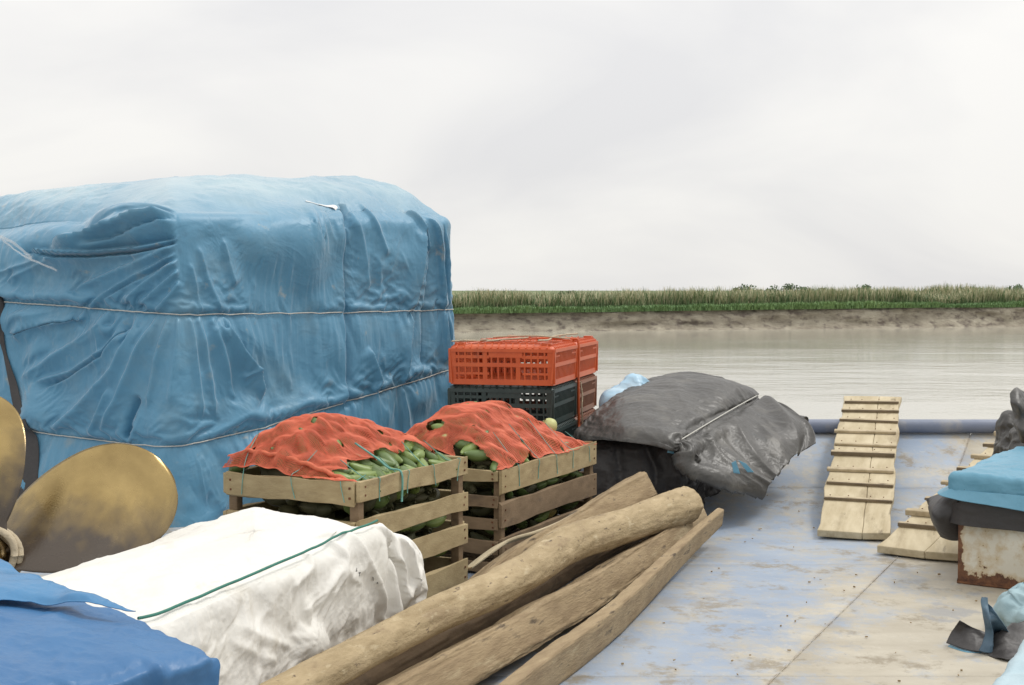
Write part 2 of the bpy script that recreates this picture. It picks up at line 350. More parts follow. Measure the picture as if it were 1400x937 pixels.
# ------------------------------------------------------------------ deck of the barge
def deck_material():
    m = bpy.data.materials.new('worn_blue_deck_paint'); m.use_nodes = True
    n, l = m.node_tree.nodes, m.node_tree.links; b = n['Principled BSDF']
    t = n.new('ShaderNodeTexCoord')
    def nz(s, st, d=8, r=0.6, rotz=0, loc=(0, 0, 0)):
        mp = n.new('ShaderNodeMapping'); mp.inputs['Scale'].default_value = st; mp.inputs['Rotation'].default_value = (0, 0, rotz); mp.inputs['Location'].default_value = loc
        l.new(t.outputs['Object'], mp.inputs[0])
        q = n.new('ShaderNodeTexNoise'); q.inputs['Scale'].default_value = s; q.inputs['Detail'].default_value = d; q.inputs['Roughness'].default_value = r
        l.new(mp.outputs[0], q.inputs['Vector']); return q.outputs['Fac']
    def ramp(src, stops):
        q = n.new('ShaderNodeValToRGB'); e = q.color_ramp.elements
        while len(e) < len(stops): e.new(0.5)
        for k, (p, c) in enumerate(stops): e[k].position = p; e[k].color = (*c, 1)
        l.new(src, q.inputs['Fac']); return q.outputs['Color']
    def mixc(f, a, c2):
        x = n.new('ShaderNodeMix'); x.data_type = 'RGBA'; l.new(f, x.inputs[0]); l.new(a, x.inputs[6])
        if isinstance(c2, tuple): x.inputs[7].default_value = (*c2, 1)
        else: l.new(c2, x.inputs[7])
        return x.outputs[2]
    def math_(op, a, c2):
        x = n.new('ShaderNodeMath'); x.operation = op
        for k, q in enumerate((a, c2)):
            if isinstance(q, (int, float)): x.inputs[k].default_value = q
            else: l.new(q, x.inputs[k])
        return x.outputs[0]
    blue = ramp(nz(1.4, (1, 1.8, 1)), [(0.3, (0.235, 0.295, 0.39)), (0.7, (0.335, 0.39, 0.465))])
    mud = ramp(nz(2.2, (1, 1.5, 1)), [(0.3, (0.35, 0.31, 0.24)), (0.7, (0.50, 0.46, 0.375))])
    # more trodden mud starboard of the long seam, and towards the bow paler paint
    sp = n.new('ShaderNodeSeparateXYZ'); l.new(t.outputs['Object'], sp.inputs[0])
    side = math_('SUBTRACT', math_('MULTIPLY', sp.outputs[0], float(V[0])), math_('MULTIPLY', sp.outputs[1], float(-V[1])))
    s0 = float(np.dot(atz(1215, 775, 0)[:2], V))
    mr = n.new('ShaderNodeMapRange'); mr.inputs['From Min'].default_value = s0 - 0.30; mr.inputs['From Max'].default_value = s0 + 0.25; mr.inputs['To Min'].default_value = -0.015; mr.inputs['To Max'].default_value = 0.13
    l.new(side, mr.inputs['Value'])
    streak = nz(2.4, (1.1, 0.85, 1), 10, 0.74, R(8))
    fine = nz(11, (0.9, 0.8, 1), 9, 0.76, R(-6))
    mk_ = math_('ADD', math_('ADD', math_('MULTIPLY', streak, 0.68), math_('MULTIPLY', fine, 0.32)), mr.outputs[0])
    msk = ramp(mk_, [(0.45, (0, 0, 0)), (0.52, (0.42, 0.42, 0.42)), (0.60, (1, 1, 1))])
    col = mixc(msk, blue, mud)
    dk = ramp(nz(3.0, (1.0, 0.9, 1), 10, 0.76, R(-10), (3, 1, 0)), [(0.545, (0, 0, 0)), (0.62, (0.8, 0.8, 0.8))])
    col = mixc(dk, col, (0.24, 0.20, 0.14))
    sp2 = ramp(nz(26, (1, 1, 1), 6, 0.8, 0.3), [(0.62, (0, 0, 0)), (0.70, (0.7, 0.7, 0.7))]); col = mixc(sp2, col, (0.20, 0.165, 0.12))
    sp3 = ramp(nz(15, (1, 1, 1), 8, 0.8, 0.9, (4, 4, 4)), [(0.58, (0, 0, 0)), (0.70, (0.6, 0.6, 0.6))]); col = mixc(sp3, col, (0.56, 0.53, 0.46))
    sm_ = n.new('ShaderNodeMapRange'); sm_.inputs['From Min'].default_value = 0.0; sm_.inputs['From Max'].default_value = 0.05; sm_.inputs['To Min'].default_value = 1.0; sm_.inputs['To Max'].default_value = 0.0
    l.new(math_('ABSOLUTE', math_('SUBTRACT', side, s0), 0.0), sm_.inputs['Value'])
    rust = ramp(math_('MULTIPLY', sm_.outputs[0], nz(9, (1, 1, 1), 8, 0.75, 0.2, (2, 2, 0))), [(0.40, (0, 0, 0)), (0.62, (0.7, 0.7, 0.7))])
    col = mixc(rust, col, (0.23, 0.18, 0.13))
    wet = ramp(nz(1.3, (1.2, 1.0, 1), 9, 0.68, R(20), (1.7, 4.2, 0)), [(0.59, (0, 0, 0)), (0.63, (0.8, 0.8, 0.8))])
    col = mixc(wet, col, (0.30, 0.30, 0.30))
    l.new(col, b.inputs['Base Color'])
    rr = n.new('ShaderNodeMapRange'); rr.inputs['To Min'].default_value = 0.42; rr.inputs['To Max'].default_value = 0.75; l.new(mk_, rr.inputs['Value']); l.new(rr.outputs[0], b.inputs['Roughness'])
    bn = n.new('ShaderNodeBump'); bn.inputs['Strength'].default_value = 0.35; bn.inputs['Distance'].default_value = 0.006
    l.new(math_('ADD', fine, math_('MULTIPLY', nz(40, (1, 1, 1), 4), 0.4)), bn.inputs['Height']); l.new(bn.outputs[0], b.inputs['Normal'])
    return m
M['deck'] = deck_material()
WATER_Z, BOW_Y = -1.3, 10.3
deck = thing('deck', None, None, (0, 0, 0)); props(deck, kind='structure')
bands = [-4.0, 0.4, 3.0, 5.2, 7.34, 9.3, BOW_Y]
seam0 = atz(1215, 775, 0)
TAN = U[0] / U[1]
for bi in range(len(bands) - 1):
    y0, y1 = bands[bi] + 0.002, bands[bi + 1] - 0.002
    for k in range(-4, 3):
        ny, nx = 24, 18
        P = np.zeros((ny, nx, 3))
        for i in range(ny):
            y = y0 + (y1 - y0) * i / (ny - 1)
            for j in range(nx):
                x = seam0[0] + 2.4 * (k + j / (nx - 1)) + (0.0015 if j == 0 else (-0.0015 if j == nx - 1 else 0)) + TAN * (y - seam0[1])
                P[i, j] = (np.clip(x, -7.2, 7.6), y, deck_z(y))
        P[..., 2] += 0.006 * fbm(P * 1.1, 2) * np.clip(np.minimum(np.minimum(np.arange(ny), ny - 1 - np.arange(ny))[:, None] / 3, np.minimum(np.arange(nx), nx - 1 - np.arange(nx))[None, :] / 3), 0, 1)
        if P[:, -1, 0].max() <= -7.19 or P[:, 0, 0].min() >= 7.59: continue
        o = mk('deck_plate', P.reshape(-1, 3), grid_faces(ny, nx)[:, ::-1], M['deck'], deck)
        solid(o, 0.006, 0); bevel(o, 0.002)
ys = np.concatenate([[-4.2], np.linspace(7.9, BOW_Y, 12)]); hv = []
for y in ys:
    z = deck_z(y) - 0.02
    kx = 0.0 if y < 8 else 0.0
    hv += [(-7.2, y, z), (7.6, y, z), (7.3, y - (0.9 if y > 8 else 0) * (y - 8) / 2.3, WATER_Z - 0.6), (-6.9, y - (0.9 if y > 8 else 0) * (y - 8) / 2.3, WATER_Z - 0.6)]
hf = grid_faces(len(ys), 4, closed_m=True).tolist() + [[3, 2, 1, 0], [4 * (len(ys) - 1) + i for i in range(4)]]
fix_normals(mk('hull', hv, hf, M['hull'], deck, smooth=False))
bead = [(seam0[0] + TAN * (y - seam0[1]) + 0.0015 * math.sin(y * 90), y, deck_z(y) + 0.0035 + 0.001 * math.sin(y * 130)) for y in np.linspace(0.6, 10.2, 420)]
tube('weld_bead', bead, [0.0035 + 0.0012 * math.sin(i * 2.1) for i in range(420)], M['deck'], deck, 5)
pz = deck_z(BOW_Y) + 0.052
tube('bow_pipe', [(x, BOW_Y - 0.03 + 0.01 * math.sin(x), pz) for x in np.linspace(-7.1, 7.5, 60)], 0.052, M['pipe'], deck, 14)

# ------------------------------------------------------------------ river, far bank, growth
def water_material():
    m = bpy.data.materials.new('muddy_river'); m.use_nodes = True
    n, l = m.node_tree.nodes, m.node_tree.links; b = n['Principled BSDF']
    b.inputs['Base Color'].default_value = (0.40, 0.38, 0.31, 1); b.inputs['Roughness'].default_value = 0.10; b.inputs['IOR'].default_value = 1.33
    t = n.new('ShaderNodeTexCoord')
    def nz(s, st, d, loc=(0, 0, 0)):
        mp = n.new('ShaderNodeMapping'); mp.inputs['Scale'].default_value = st; mp.inputs['Location'].default_value = loc; mp.inputs['Rotation'].default_value = (0, 0, R(-8)); l.new(t.outputs['Object'], mp.inputs[0])
        q = n.new('ShaderNodeTexNoise'); q.inputs['Scale'].default_value = s; q.inputs['Detail'].default_value = d; q.inputs['Roughness'].default_value = 0.6; l.new(mp.outputs[0], q.inputs['Vector']); return q.outputs['Fac']
    a = nz(1.0, (0.6, 0.8, 1), 7)
    g = nz(0.06, (0.6, 1.5, 1), 7, (5, 0, 0))
    mr = n.new('ShaderNodeMapRange'); mr.inputs['From Min'].default_value = 0.42; mr.inputs['From Max'].default_value = 0.62; mr.inputs['To Min'].default_value = 0.003; mr.inputs['To Max'].default_value = 0.042; l.new(g, mr.inputs['Value'])
    x = n.new('ShaderNodeMath'); x.operation = 'MULTIPLY'; l.new(a, x.inputs[0]); l.new(mr.outputs[0], x.inputs[1])
    bn = n.new('ShaderNodeBump'); bn.inputs['Strength'].default_value = 1.0; bn.inputs['Distance'].default_value = 1.0
    l.new(x.outputs[0], bn.inputs['Height']); l.new(bn.outputs[0], b.inputs['Normal'])
    return m
M['water'] = water_material()
props(mk('river', [(-3000, -400, WATER_Z), (3000, -400, WATER_Z), (3000, 260, WATER_Z), (-3000, 260, WATER_Z)], [[0, 1, 2, 3]], M['water'], smooth=False), kind='structure')

B0, B1 = atz(620, 455, WATER_Z)[:2], atz(1400, 447, WATER_Z)[:2]
bd = (B1 - B0) / np.linalg.norm(B1 - B0); bnrm = np.array([-bd[1], bd[0]])
BL = np.linalg.norm(B1 - B0)
def bank_xy(w, v): return B0[0] + bd[0] * w + bnrm[0] * v, B0[1] + bd[1] * w + bnrm[1] * v
def bank_top(w): return WATER_Z + 1.30 + 0.22 * np.clip(w / BL, 0, 2) + 0.06 * noise(np.stack([w * 0.11, 0 * w, 0 * w + 4], -1))
def soil_material():
    m = mat('river_bank_soil', [(0.22, 0.19, 0.145), (0.41, 0.37, 0.29)], 0.9, (1, 1, 2.2), rough=0.95, bump=0.6, bscale=3, bdist=0.25,
            stains=[((0.14, 0.115, 0.095), 1.3, 0.50, 0.66)])
    return m
M['soil'] = soil_material()
ws = np.linspace(-70, 130, 900)
prof = [(-3.0, -0.8), (0.0, -0.03), (0.5, 0.10), (0.8, 0.30), (0.95, 0.50), (1.1, 0.68), (1.18, 0.82), (1.22, 0.93), (1.3, 1.0), (2.2, 1.02), (20, 1.03), (120, 1.05), (3000, 1.05)]
P = np.zeros((len(ws), len(prof), 3))
for j, (v, h) in enumerate(prof):
    nn = fbm(np.stack([ws * 0.45, 0 * ws + j * 0.7, 0 * ws + 2], -1), 4)
    n2 = crumple(np.stack([ws * 0.16, 0 * ws + j * 0.35, 0 * ws + 8], -1), 2)
    amp = 0.55 if 1 <= j <= 8 else 0.0
    x, y = bank_xy(ws, v + amp * (0.45 * nn + 0.35 * n2))
    top = bank_top(ws) - WATER_Z
    P[:, j] = np.stack([x, y, WATER_Z + h * top + (0.05 * nn if 1 <= j <= 8 else 0)], -1)
P[0, 9:, 0] -= 3000; P[-1, 9:, 0] += 3000
bank = props(mk('river_bank', P.reshape(-1, 3), grid_faces(len(ws), len(prof))[:, ::-1], M['soil']), kind='structure')
M['field'] = mat('field_growth', [(0.09, 0.13, 0.05), (0.16, 0.19, 0.08)], 0.3, rough=0.95, bump=0)
bank.data.materials.append(M['field'])
for i_, pl in enumerate(bank.data.polygons):
    if i_ % (len(prof) - 1) >= 9: pl.material_index = 1

def blade_material(name, cols):
    m = bpy.data.materials.new(name); m.use_nodes = True
    n, l = m.node_tree.nodes, m.node_tree.links; b = n['Principled BSDF']; b.inputs['Roughness'].default_value = 0.7
    a = n.new('ShaderNodeAttribute'); a.attribute_name = 'tint'
    r = n.new('ShaderNodeValToRGB'); e = r.color_ramp.elements
    while len(e) < len(cols): e.new(0.5)
    for k, (p, c) in enumerate(cols): e[k].position = p; e[k].color = (*c, 1)
    l.new(a.outputs['Fac'], r.inputs['Fac']); l.new(r.outputs['Color'], b.inputs['Base Color'])
    return m
def blades(name, N, wr, vr, hr, width, lean, cols, tassel=0.0, bands_=False):
    w = rng.uniform(wr[0], wr[1], N); v = vr[0] + (vr[1] - vr[0]) * rng.uniform(0, 1, N) ** 1.4
    patch = fbm(np.stack([w * 0.25, v * 0.25, 0 * w + 1.5], -1), 4)
    h = rng.uniform(hr[0], hr[1], N) * (1 + 0.30 * patch + 0.16 * noise(np.stack([w * 1.3, v * 0.9, 0 * w], -1)))
    x, y = bank_xy(w, v); z = bank_top(w) - 0.02
    az = rng.uniform(0, 2 * math.pi, N); lx, ly = np.cos(az), np.sin(az); le = rng.uniform(0.05, lean, N)
    fx, fy = np.cos(az + 1.57), np.sin(az + 1.57); wd = width * rng.uniform(0.6, 1.4, N)
    lev = [(0.0, 0.7, 0.0), (0.55, 1.0, 0.35), (1.0, 0.12, 1.0)]
    rows = []
    for (t, ww, ll) in lev:
        cx, cy, cz = x + lx * le * ll * h, y + ly * le * ll * h, z + h * t
        rows.append(np.stack([cx - fx * wd * ww, cy - fy * wd * ww, cz], -1)); rows.append(np.stack([cx + fx * wd * ww, cy + fy * wd * ww, cz], -1))
    Vv = np.stack(rows, 1).reshape(-1, 3)
    o = np.arange(N)[:, None] * 6
    Fc = np.concatenate([o + np.array([0, 1, 3, 2]), o + np.array([2, 3, 5, 4])], 0)
    m = blade_material(name, cols)
    ob = mk(name, Vv, Fc, m, smooth=False)
    base = np.clip(0.35 + 0.28 * patch + rng.normal(0, 0.10, N), 0.02, 0.98)
    tint = np.stack([base, base, base, base, base, base], 1)
    if tassel:
        tt = (rng.uniform(0, 1, N) < tassel)
        tint = tint * 0.6; tint[tt, 4:] = 1.0; tint[tt, 2:4] = 0.72
    at = ob.data.attributes.new('tint', 'FLOAT', 'POINT'); at.data.foreach_set('value', tint.ravel().astype(np.float32))
    props(ob, kind='stuff'); return ob
blades('grass', 34000, (-12, 62), (0.9, 3.4), (0.22, 0.46), 0.04, 0.8, [(0.0, (0.12, 0.22, 0.085)), (1.0, (0.22, 0.33, 0.12))])
blades('reeds', 66000, (-14, 66), (2.6, 13.0), (0.85, 1.45), 0.03, 0.6, [(0.0, (0.12, 0.19, 0.085)), (0.55, (0.22, 0.285, 0.14)), (0.72, (0.43, 0.42, 0.25)), (1.0, (0.62, 0.55, 0.37))], tassel=0.5)

def leaf_crown(mb_pts, n, r, size):
    d = rng.normal(0, 1, (n, 3)); d /= np.linalg.norm(d, axis=1)[:, None]
    c = mb_pts[rng.integers(0, len(mb_pts), n)] + d * r * rng.uniform(0.45, 1.0, (n, 1)) ** 0.6
    a = rng.normal(0, 1, (n, 3)); a /= np.linalg.norm(a, axis=1)[:, None]; b = np.cross(a, rng.normal(0, 1, (n, 3))); b /= np.linalg.norm(b, axis=1)[:, None]
    s = size * rng.uniform(0.6, 1.4, (n, 1))
    Vv = np.stack([c - a * s, c + b * s * 0.5, c + a * s, c - b * s * 0.5], 1).reshape(-1, 3)
    return Vv, (np.arange(n)[:, None] * 4 + np.arange(4)).tolist()
M['leaf'] = mat('tree_leaf', [(0.09, 0.14, 0.065), (0.14, 0.20, 0.10)], 0.8, rough=0.7, bump=0)
M['trunk'] = mat('tree_bark', [(0.12, 0.1, 0.07), (0.17, 0.14, 0.1)], 3, rough=0.9, bump=0.4)
for (px, top_y, D, wd) in [(1025, 391, 150, 2.0), (1048, 393, 160, 1.7), (1072, 391, 155, 2.2), (1100, 393, 158, 2.0), (1128, 394, 165, 1.6), (1178, 390, 150, 1.7),
                           (1196, 394, 160, 1.5), (1262, 395, 165, 1.4), (1332, 394, 160, 1.5), (1384, 390, 155, 1.8), (1400, 391, 158, 2.0), (772, 398, 150, 1.4), (1010, 392, 152, 1.0)]:
    p = atd(px, top_y, D); gz = 0.0; h = p[2] - gz
    t = thing('distant_tree', 'small dark green tree rising above the tan reed tops on the far river bank', 'tree', (p[0], p[1], gz), 'small trees beyond the reeds')
    tube('trunk', [(p[0], p[1], gz - 0.1), (p[0] + 0.05, p[1], gz + h * 0.35), (p[0] - 0.05, p[1], gz + h * 0.75)], [0.12, 0.09, 0.04], M['trunk'], t, 6)
    cs = np.array([(p[0] + random.uniform(-0.6, 0.6) * wd, p[1] + random.uniform(-.5, .5) * wd, gz + h * random.uniform(0.5, 0.82)) for _ in range(7)])
    v, f = leaf_crown(cs, 420, 0.32 * wd, 0.16)
    mk('crown', v, f, M['leaf'], t, smooth=False)

# ------------------------------------------------------------------ draped cargo: a wrinkled cover over a boxy load
class Cover:
    def __init__(s, plan, z0, zs, r, rise, rc=0.08, ns=400, nw=120, nr=20, nt=60, flare=0.0, crest=None, dens=None):
        s.plan = np.asarray(plan, float); n = len(s.plan); s.n = n
        seg = np.linalg.norm(np.roll(s.plan, -1, 0) - s.plan, axis=1); s.cum = np.concatenate([[0], np.cumsum(seg)]); s.L = s.cum[-1]
        K = 4000; q = np.linspace(0, s.L, K, endpoint=False)
        xy = np.stack([np.interp(q, s.cum, np.append(s.plan[:, k], s.plan[0, k])) for k in (0, 1)], -1)
        zz = np.interp(q, s.cum, np.append(zs, zs[0]))
        w = int(3 * rc / s.L * K) + 1; g = np.exp(-0.5 * (np.arange(-w, w + 1) / (rc / s.L * K)) ** 2); g /= g.sum()
        sm = lambda a: np.convolve(np.concatenate([a[-w:], a, a[:w]]), g, 'valid')
        X, Y, Z = sm(xy[:, 0]), sm(xy[:, 1]), sm(zz)
        tx, ty = np.gradient(X), np.gradient(Y); tl = np.hypot(tx, ty); nx, ny = ty / tl, -tx / tl
        area = 0.5 * np.sum(s.plan[:, 0] * np.roll(s.plan[:, 1], -1) - np.roll(s.plan[:, 0], -1) * s.plan[:, 1])
        if area < 0: nx, ny = -nx, -ny
        if dens is None: sg = np.linspace(0, s.L, ns, endpoint=False)
        else:
            dd = np.interp(q, [a for a, _ in dens], [b for _, b in dens]); cd_ = np.cumsum(dd); cd_ /= cd_[-1]; sg = np.interp(np.linspace(0, 1, ns, endpoint=False), cd_, q)
        f = lambda a: np.interp(sg, q, a)
        X, Y, Z, nx, ny = f(X), f(Y), f(Z), f(nx), f(ny)
        if not np.isscalar(r): r = f(sm(np.interp(q, s.cum, np.append(r, r[0]))))
        c = s.plan.mean(0) if crest is None else np.asarray(crest, float)
        s.ridge = c.ndim == 2
        if s.ridge:
            e_ = c[1] - c[0]; u_ = np.clip(((X - c[0, 0]) * e_[0] + (Y - c[0, 1]) * e_[1]) / e_.dot(e_), 0, 1); c = [c[0, 0] + e_[0] * u_, c[0, 1] + e_[1] * u_]
        wx, wy = c[0] - X, c[1] - Y; wl2 = np.hypot(wx, wy); wx, wy = wx / wl2, wy / wl2
        cosn = np.clip(-(wx * nx + wy * ny), 0.6, 1); wx, wy = wx / cosn, wy / cosn
        rows, hs = [], []
        for t in np.linspace(0, 1, nw, endpoint=False):
            fl = flare * (1 - t) ** 2
            rows.append(np.stack([X + nx * fl, Y + ny * fl, z0 + (Z - r - z0) * t], -1)); hs.append(z0 + (Z - r - z0) * t)
        for a in np.linspace(0, math.pi / 2, nr, endpoint=False):
            i = r * (1 - math.cos(a)); rows.append(np.stack([X + wx * i, Y + wy * i, Z - r + r * math.sin(a)], -1)); hs.append(Z - r + r * a)
        ix, iy = X + wx * r, Y + wy * r; dist = np.hypot(ix - c[0], iy - c[1])
        for k in np.linspace(0, 1, nt):
            kk = k if s.ridge else k * 0.985
            rows.append(np.stack([ix + (c[0] - ix) * kk, iy + (c[1] - iy) * kk, Z + (Z.mean() - Z) * kk ** 1.5 + (rise * math.sin(kk * math.pi / 2) if not s.ridge else (rise[0] + (rise[1] - rise[0]) * np.clip(u_ * 1.8, 0, 1)) * (1 - (1 - kk) ** 2.2))], -1)); hs.append(Z - r + r * math.pi / 2 + dist * kk)
        s.P = np.stack(rows, 1); s.H = np.stack(hs, 1); s.S = np.repeat(sg[:, None], s.P.shape[1], 1); s.sg = sg
        N = grid_normals(np.concatenate([s.P[-1:], s.P, s.P[:1]], 0))[1:-1]
        out = np.stack([nx, ny, 0 * nx], -1)
        if (N[:, 5] * out).sum() < 0: N = -N
        s.N = N; s.d = np.zeros(s.H.shape); s.fade_top = np.clip((s.P.shape[1] - 1 - np.arange(s.P.shape[1])) / 12.0, 0, 1)[None, :]
    def face(s, k, px, py):
        a, b = s.plan[k], s.plan[(k + 1) % s.n]
        e, h = atplane(px, py, a, b); return s.cum[k] + e, h
    def fold(s, pts, amp, wl, wr, taper=(0.15, 0.15), pw=1.0):
        """a ridge (amp>0) or crease along pts in (s, h); wl / wr are its widths on the two sides"""
        pts = np.asarray(pts, float); L = np.linalg.norm(np.diff(pts, axis=0), axis=1); tot = L.sum()
        pad = 3.2 * max(wl, wr)
        sel = (s.S > pts[:, 0].min() - pad) & (s.S < pts[:, 0].max() + pad) & (s.H > pts[:, 1].min() - pad) & (s.H < pts[:, 1].max() + pad)
        if not sel.any(): return
        x = np.stack([s.S[sel], s.H[sel]], -1); best = np.full(len(x), 1e9); side = np.zeros(len(x)); tt = np.zeros(len(x)); acc = 0.0
        for i in range(len(pts) - 1):
            d = (pts[i + 1] - pts[i]) / (L[i] + 1e-9); q = x - pts[i]
            u = np.clip(q @ d, 0, L[i]); dist = np.linalg.norm(q - u[:, None] * d, axis=1); sgn = d[0] * q[:, 1] - d[1] * q[:, 0]
            m = dist < best; best[m] = dist[m]; side[m] = sgn[m]; tt[m] = (acc + u[m]) / tot; acc += L[i]
        w = np.where(side > 0, wl, wr)
        tp = np.clip(tt / max(taper[0], 1e-3), 0, 1) * np.clip((1 - tt) / max(taper[1], 1e-3), 0, 1)
        tp = tp * tp * (3 - 2 * tp)
        s.d[sel] += amp * tp * np.exp(-(np.sqrt(best ** 2 + (0.35 * w) ** 2) - 0.35 * w) / (0.62 * w))
    gain = 1.0
    def folds_px(s, k, lines):
        for (pp, amp, wl, wr, *tp) in lines:
            s.fold([s.face(k, *q) for q in pp], amp * s.gain, wl, wr, tp[0] if tp else (0.15, 0.15))
    def pinch(s, hr, amp, w, gather=0.0, gw=0.14, gf=14.0, seed=0.0):
        """a cord drawn round the load: hr is its height along s"""
        dh = s.H - hr[:, None]
        s.d -= amp * np.exp(-np.abs(dh) / w)
        if gather:
            g = crumple(np.stack([s.S * gf + seed, dh * 1.3, 0 * s.S + seed], -1), 2)
            s.d += gather * g * np.exp(-np.abs(dh) / gw)
    def wrinkle(s, amp, sc, st=(1, 1), seed=0.0, kind='c', mask=None):
        p = np.stack([s.P[..., 0] * sc, s.P[..., 1] * sc, s.P[..., 2] * sc * st[1]], -1) + seed
        v = amp * (crumple(p, 3) if kind == 'c' else fbm(p, 4)); s.d += v if mask is None else v * mask
    def done(s):
        return s.P + s.N * (s.d * s.fade_top)[..., None]
    def settle(s, **kw):
        s.Qr = relax(s.P, s.N, s.done(), True, **kw)
    Qr = None; d2 = 0.0
    def build(s, name, mat_, parent, z_floor=None):
        Q = s.done() if s.Qr is None else s.Qr + s.N * (s.d2 * s.fade_top)[..., None]
        if z_floor is not None:
            fl = z_floor(Q[..., 1]) if callable(z_floor) else z_floor
            Q[..., 2] = np.maximum(Q[..., 2], fl + 0.004)
        n, m = Q.shape[:2]; s.Q = Q
        fc = grid_faces(n, m, closed_n=True)
        v = np.concatenate([Q.reshape(-1, 3), Q[:, -1].mean(0)[None]], 0); c = n * m
        fl = fc.tolist() + ([] if s.ridge else [[i * m + m - 1, ((i + 1) % n) * m + m - 1, c] for i in range(n)])
        if s.ridge: v = v[:-1]
        o = mk(name, v, fl, mat_, parent)
        # outward normals
        p = o.data.polygons[nw_mid(n, m)]; 
        cpt = np.array(o.data.vertices[p.vertices[0]].co); nn = np.array(p.normal)
        i0 = nw_mid(n, m); ii, jj = i0 // (m - 1), i0 % (m - 1)
        if nn.dot(s.N[ii, jj]) < 0: o.data.flip_normals()
        return o
    def at(s, sv, hv, off=0.0):
        """points on the finished cover at (s, h)"""
        out = []
        for a, h in zip(sv, hv):
            i = int(np.argmin(np.abs(s.sg - a))); j = int(np.argmin(np.abs(s.H[i] - h))); out.append(s.Q[i, j] + s.N[i, j] * off)
        return np.array(out)
    def cord(s, hr, off, smooth=9, s0=None, s1=None):
        idx = [i for i in range(len(s.sg)) if (s0 is None or s.sg[i] >= s0) and (s1 is None or s.sg[i] <= s1)]
        p = s.at(s.sg[idx], hr[idx], off)
        closed = s0 is None
        k = np.ones(smooth) / smooth
        pad = np.concatenate([p[-smooth:], p, p[:smooth]]) if closed else np.concatenate([np.repeat(p[:1], smooth, 0), p, np.repeat(p[-1:], smooth, 0)])
        q = np.stack([np.convolve(pad[:, c], k, 'same') for c in range(3)], -1)[smooth:-smooth]
        return np.concatenate([q, q[:1]]) if closed else q
def nw_mid(n, m): return (n // 2) * (m - 1) + 6

# --- the big blue tarpaulin load
bB = np.array([-2.11, 8.5]); bC = bB + np.array([1.69, 1.96]); bA = bB + np.array([-2.45, 1.16])
bD = bA + (bC - bB) * 0.95
plan = [bD, bA, bB, bC]     # faces: 0 back-left, 1 left (AB), 2 right (BC), 3 rear
cv = Cover(plan, 0.0, [1.88, 1.82, 2.02, 2.09], np.array([0.3, 0.34, 0.13, 0.085]), (0.20, 0.37), rc=0.06, ns=840, nw=230, nr=26, nt=70, flare=0.10,
           crest=[(-3.75, 9.85), (-1.55, 10.55)],
           dens=[(0, 0.25), (np.linalg.norm(bA - bD) - 0.05, 0.25), (np.linalg.norm(bA - bD), 1.0), (np.linalg.norm(bA - bD) + np.linalg.norm(bB - bA) + np.linalg.norm(bC - bB) + 0.1, 1.0),
                 (np.linalg.norm(bA - bD) + np.linalg.norm(bB - bA) + np.linalg.norm(bC - bB) + 0.2, 0.25), (99, 0.25)])
def rope_h(cov, knots, default):
    ks = sorted(knots); return np.interp(cov.sg, [k[0] for k in ks], [k[1] for k in ks])
r1 = rope_h(cv, [cv.face(1, 0, 412), cv.face(1, 120, 421), cv.face(2, 250, 430), cv.face(2, 470, 427), cv.face(2, 615, 423)], 1.3)
r2 = rope_h(cv, [cv.face(1, 0, 575), cv.face(1, 60, 591), cv.face(1, 200, 607), cv.face(2, 262, 605), cv.face(2, 355, 582), cv.face(2, 470, 549), cv.face(2, 612, 505)], 0.6)
# volume: load bulges between the cords
cv.wrinkle(0.045, 0.9, kind='f', seed=3.1)
cv.wrinkle(0.010, 3.5, kind='f', seed=9.0)
cv.wrinkle(0.006, 2.6, (1, 0.45), seed=1.0)
cv.wrinkle(0.0035, 7.0, (1, 0.6), seed=4.0)
cv.pinch(r1, 0.030, 0.05, 0.010, 0.16, 5.0, 1.0)
cv.pinch(r2, 0.050, 0.07, 0.016, 0.18, 4.0, 7.0)
sBc = cv.cum[2]
RT = cv.folds_px; cv.gain = 1.45
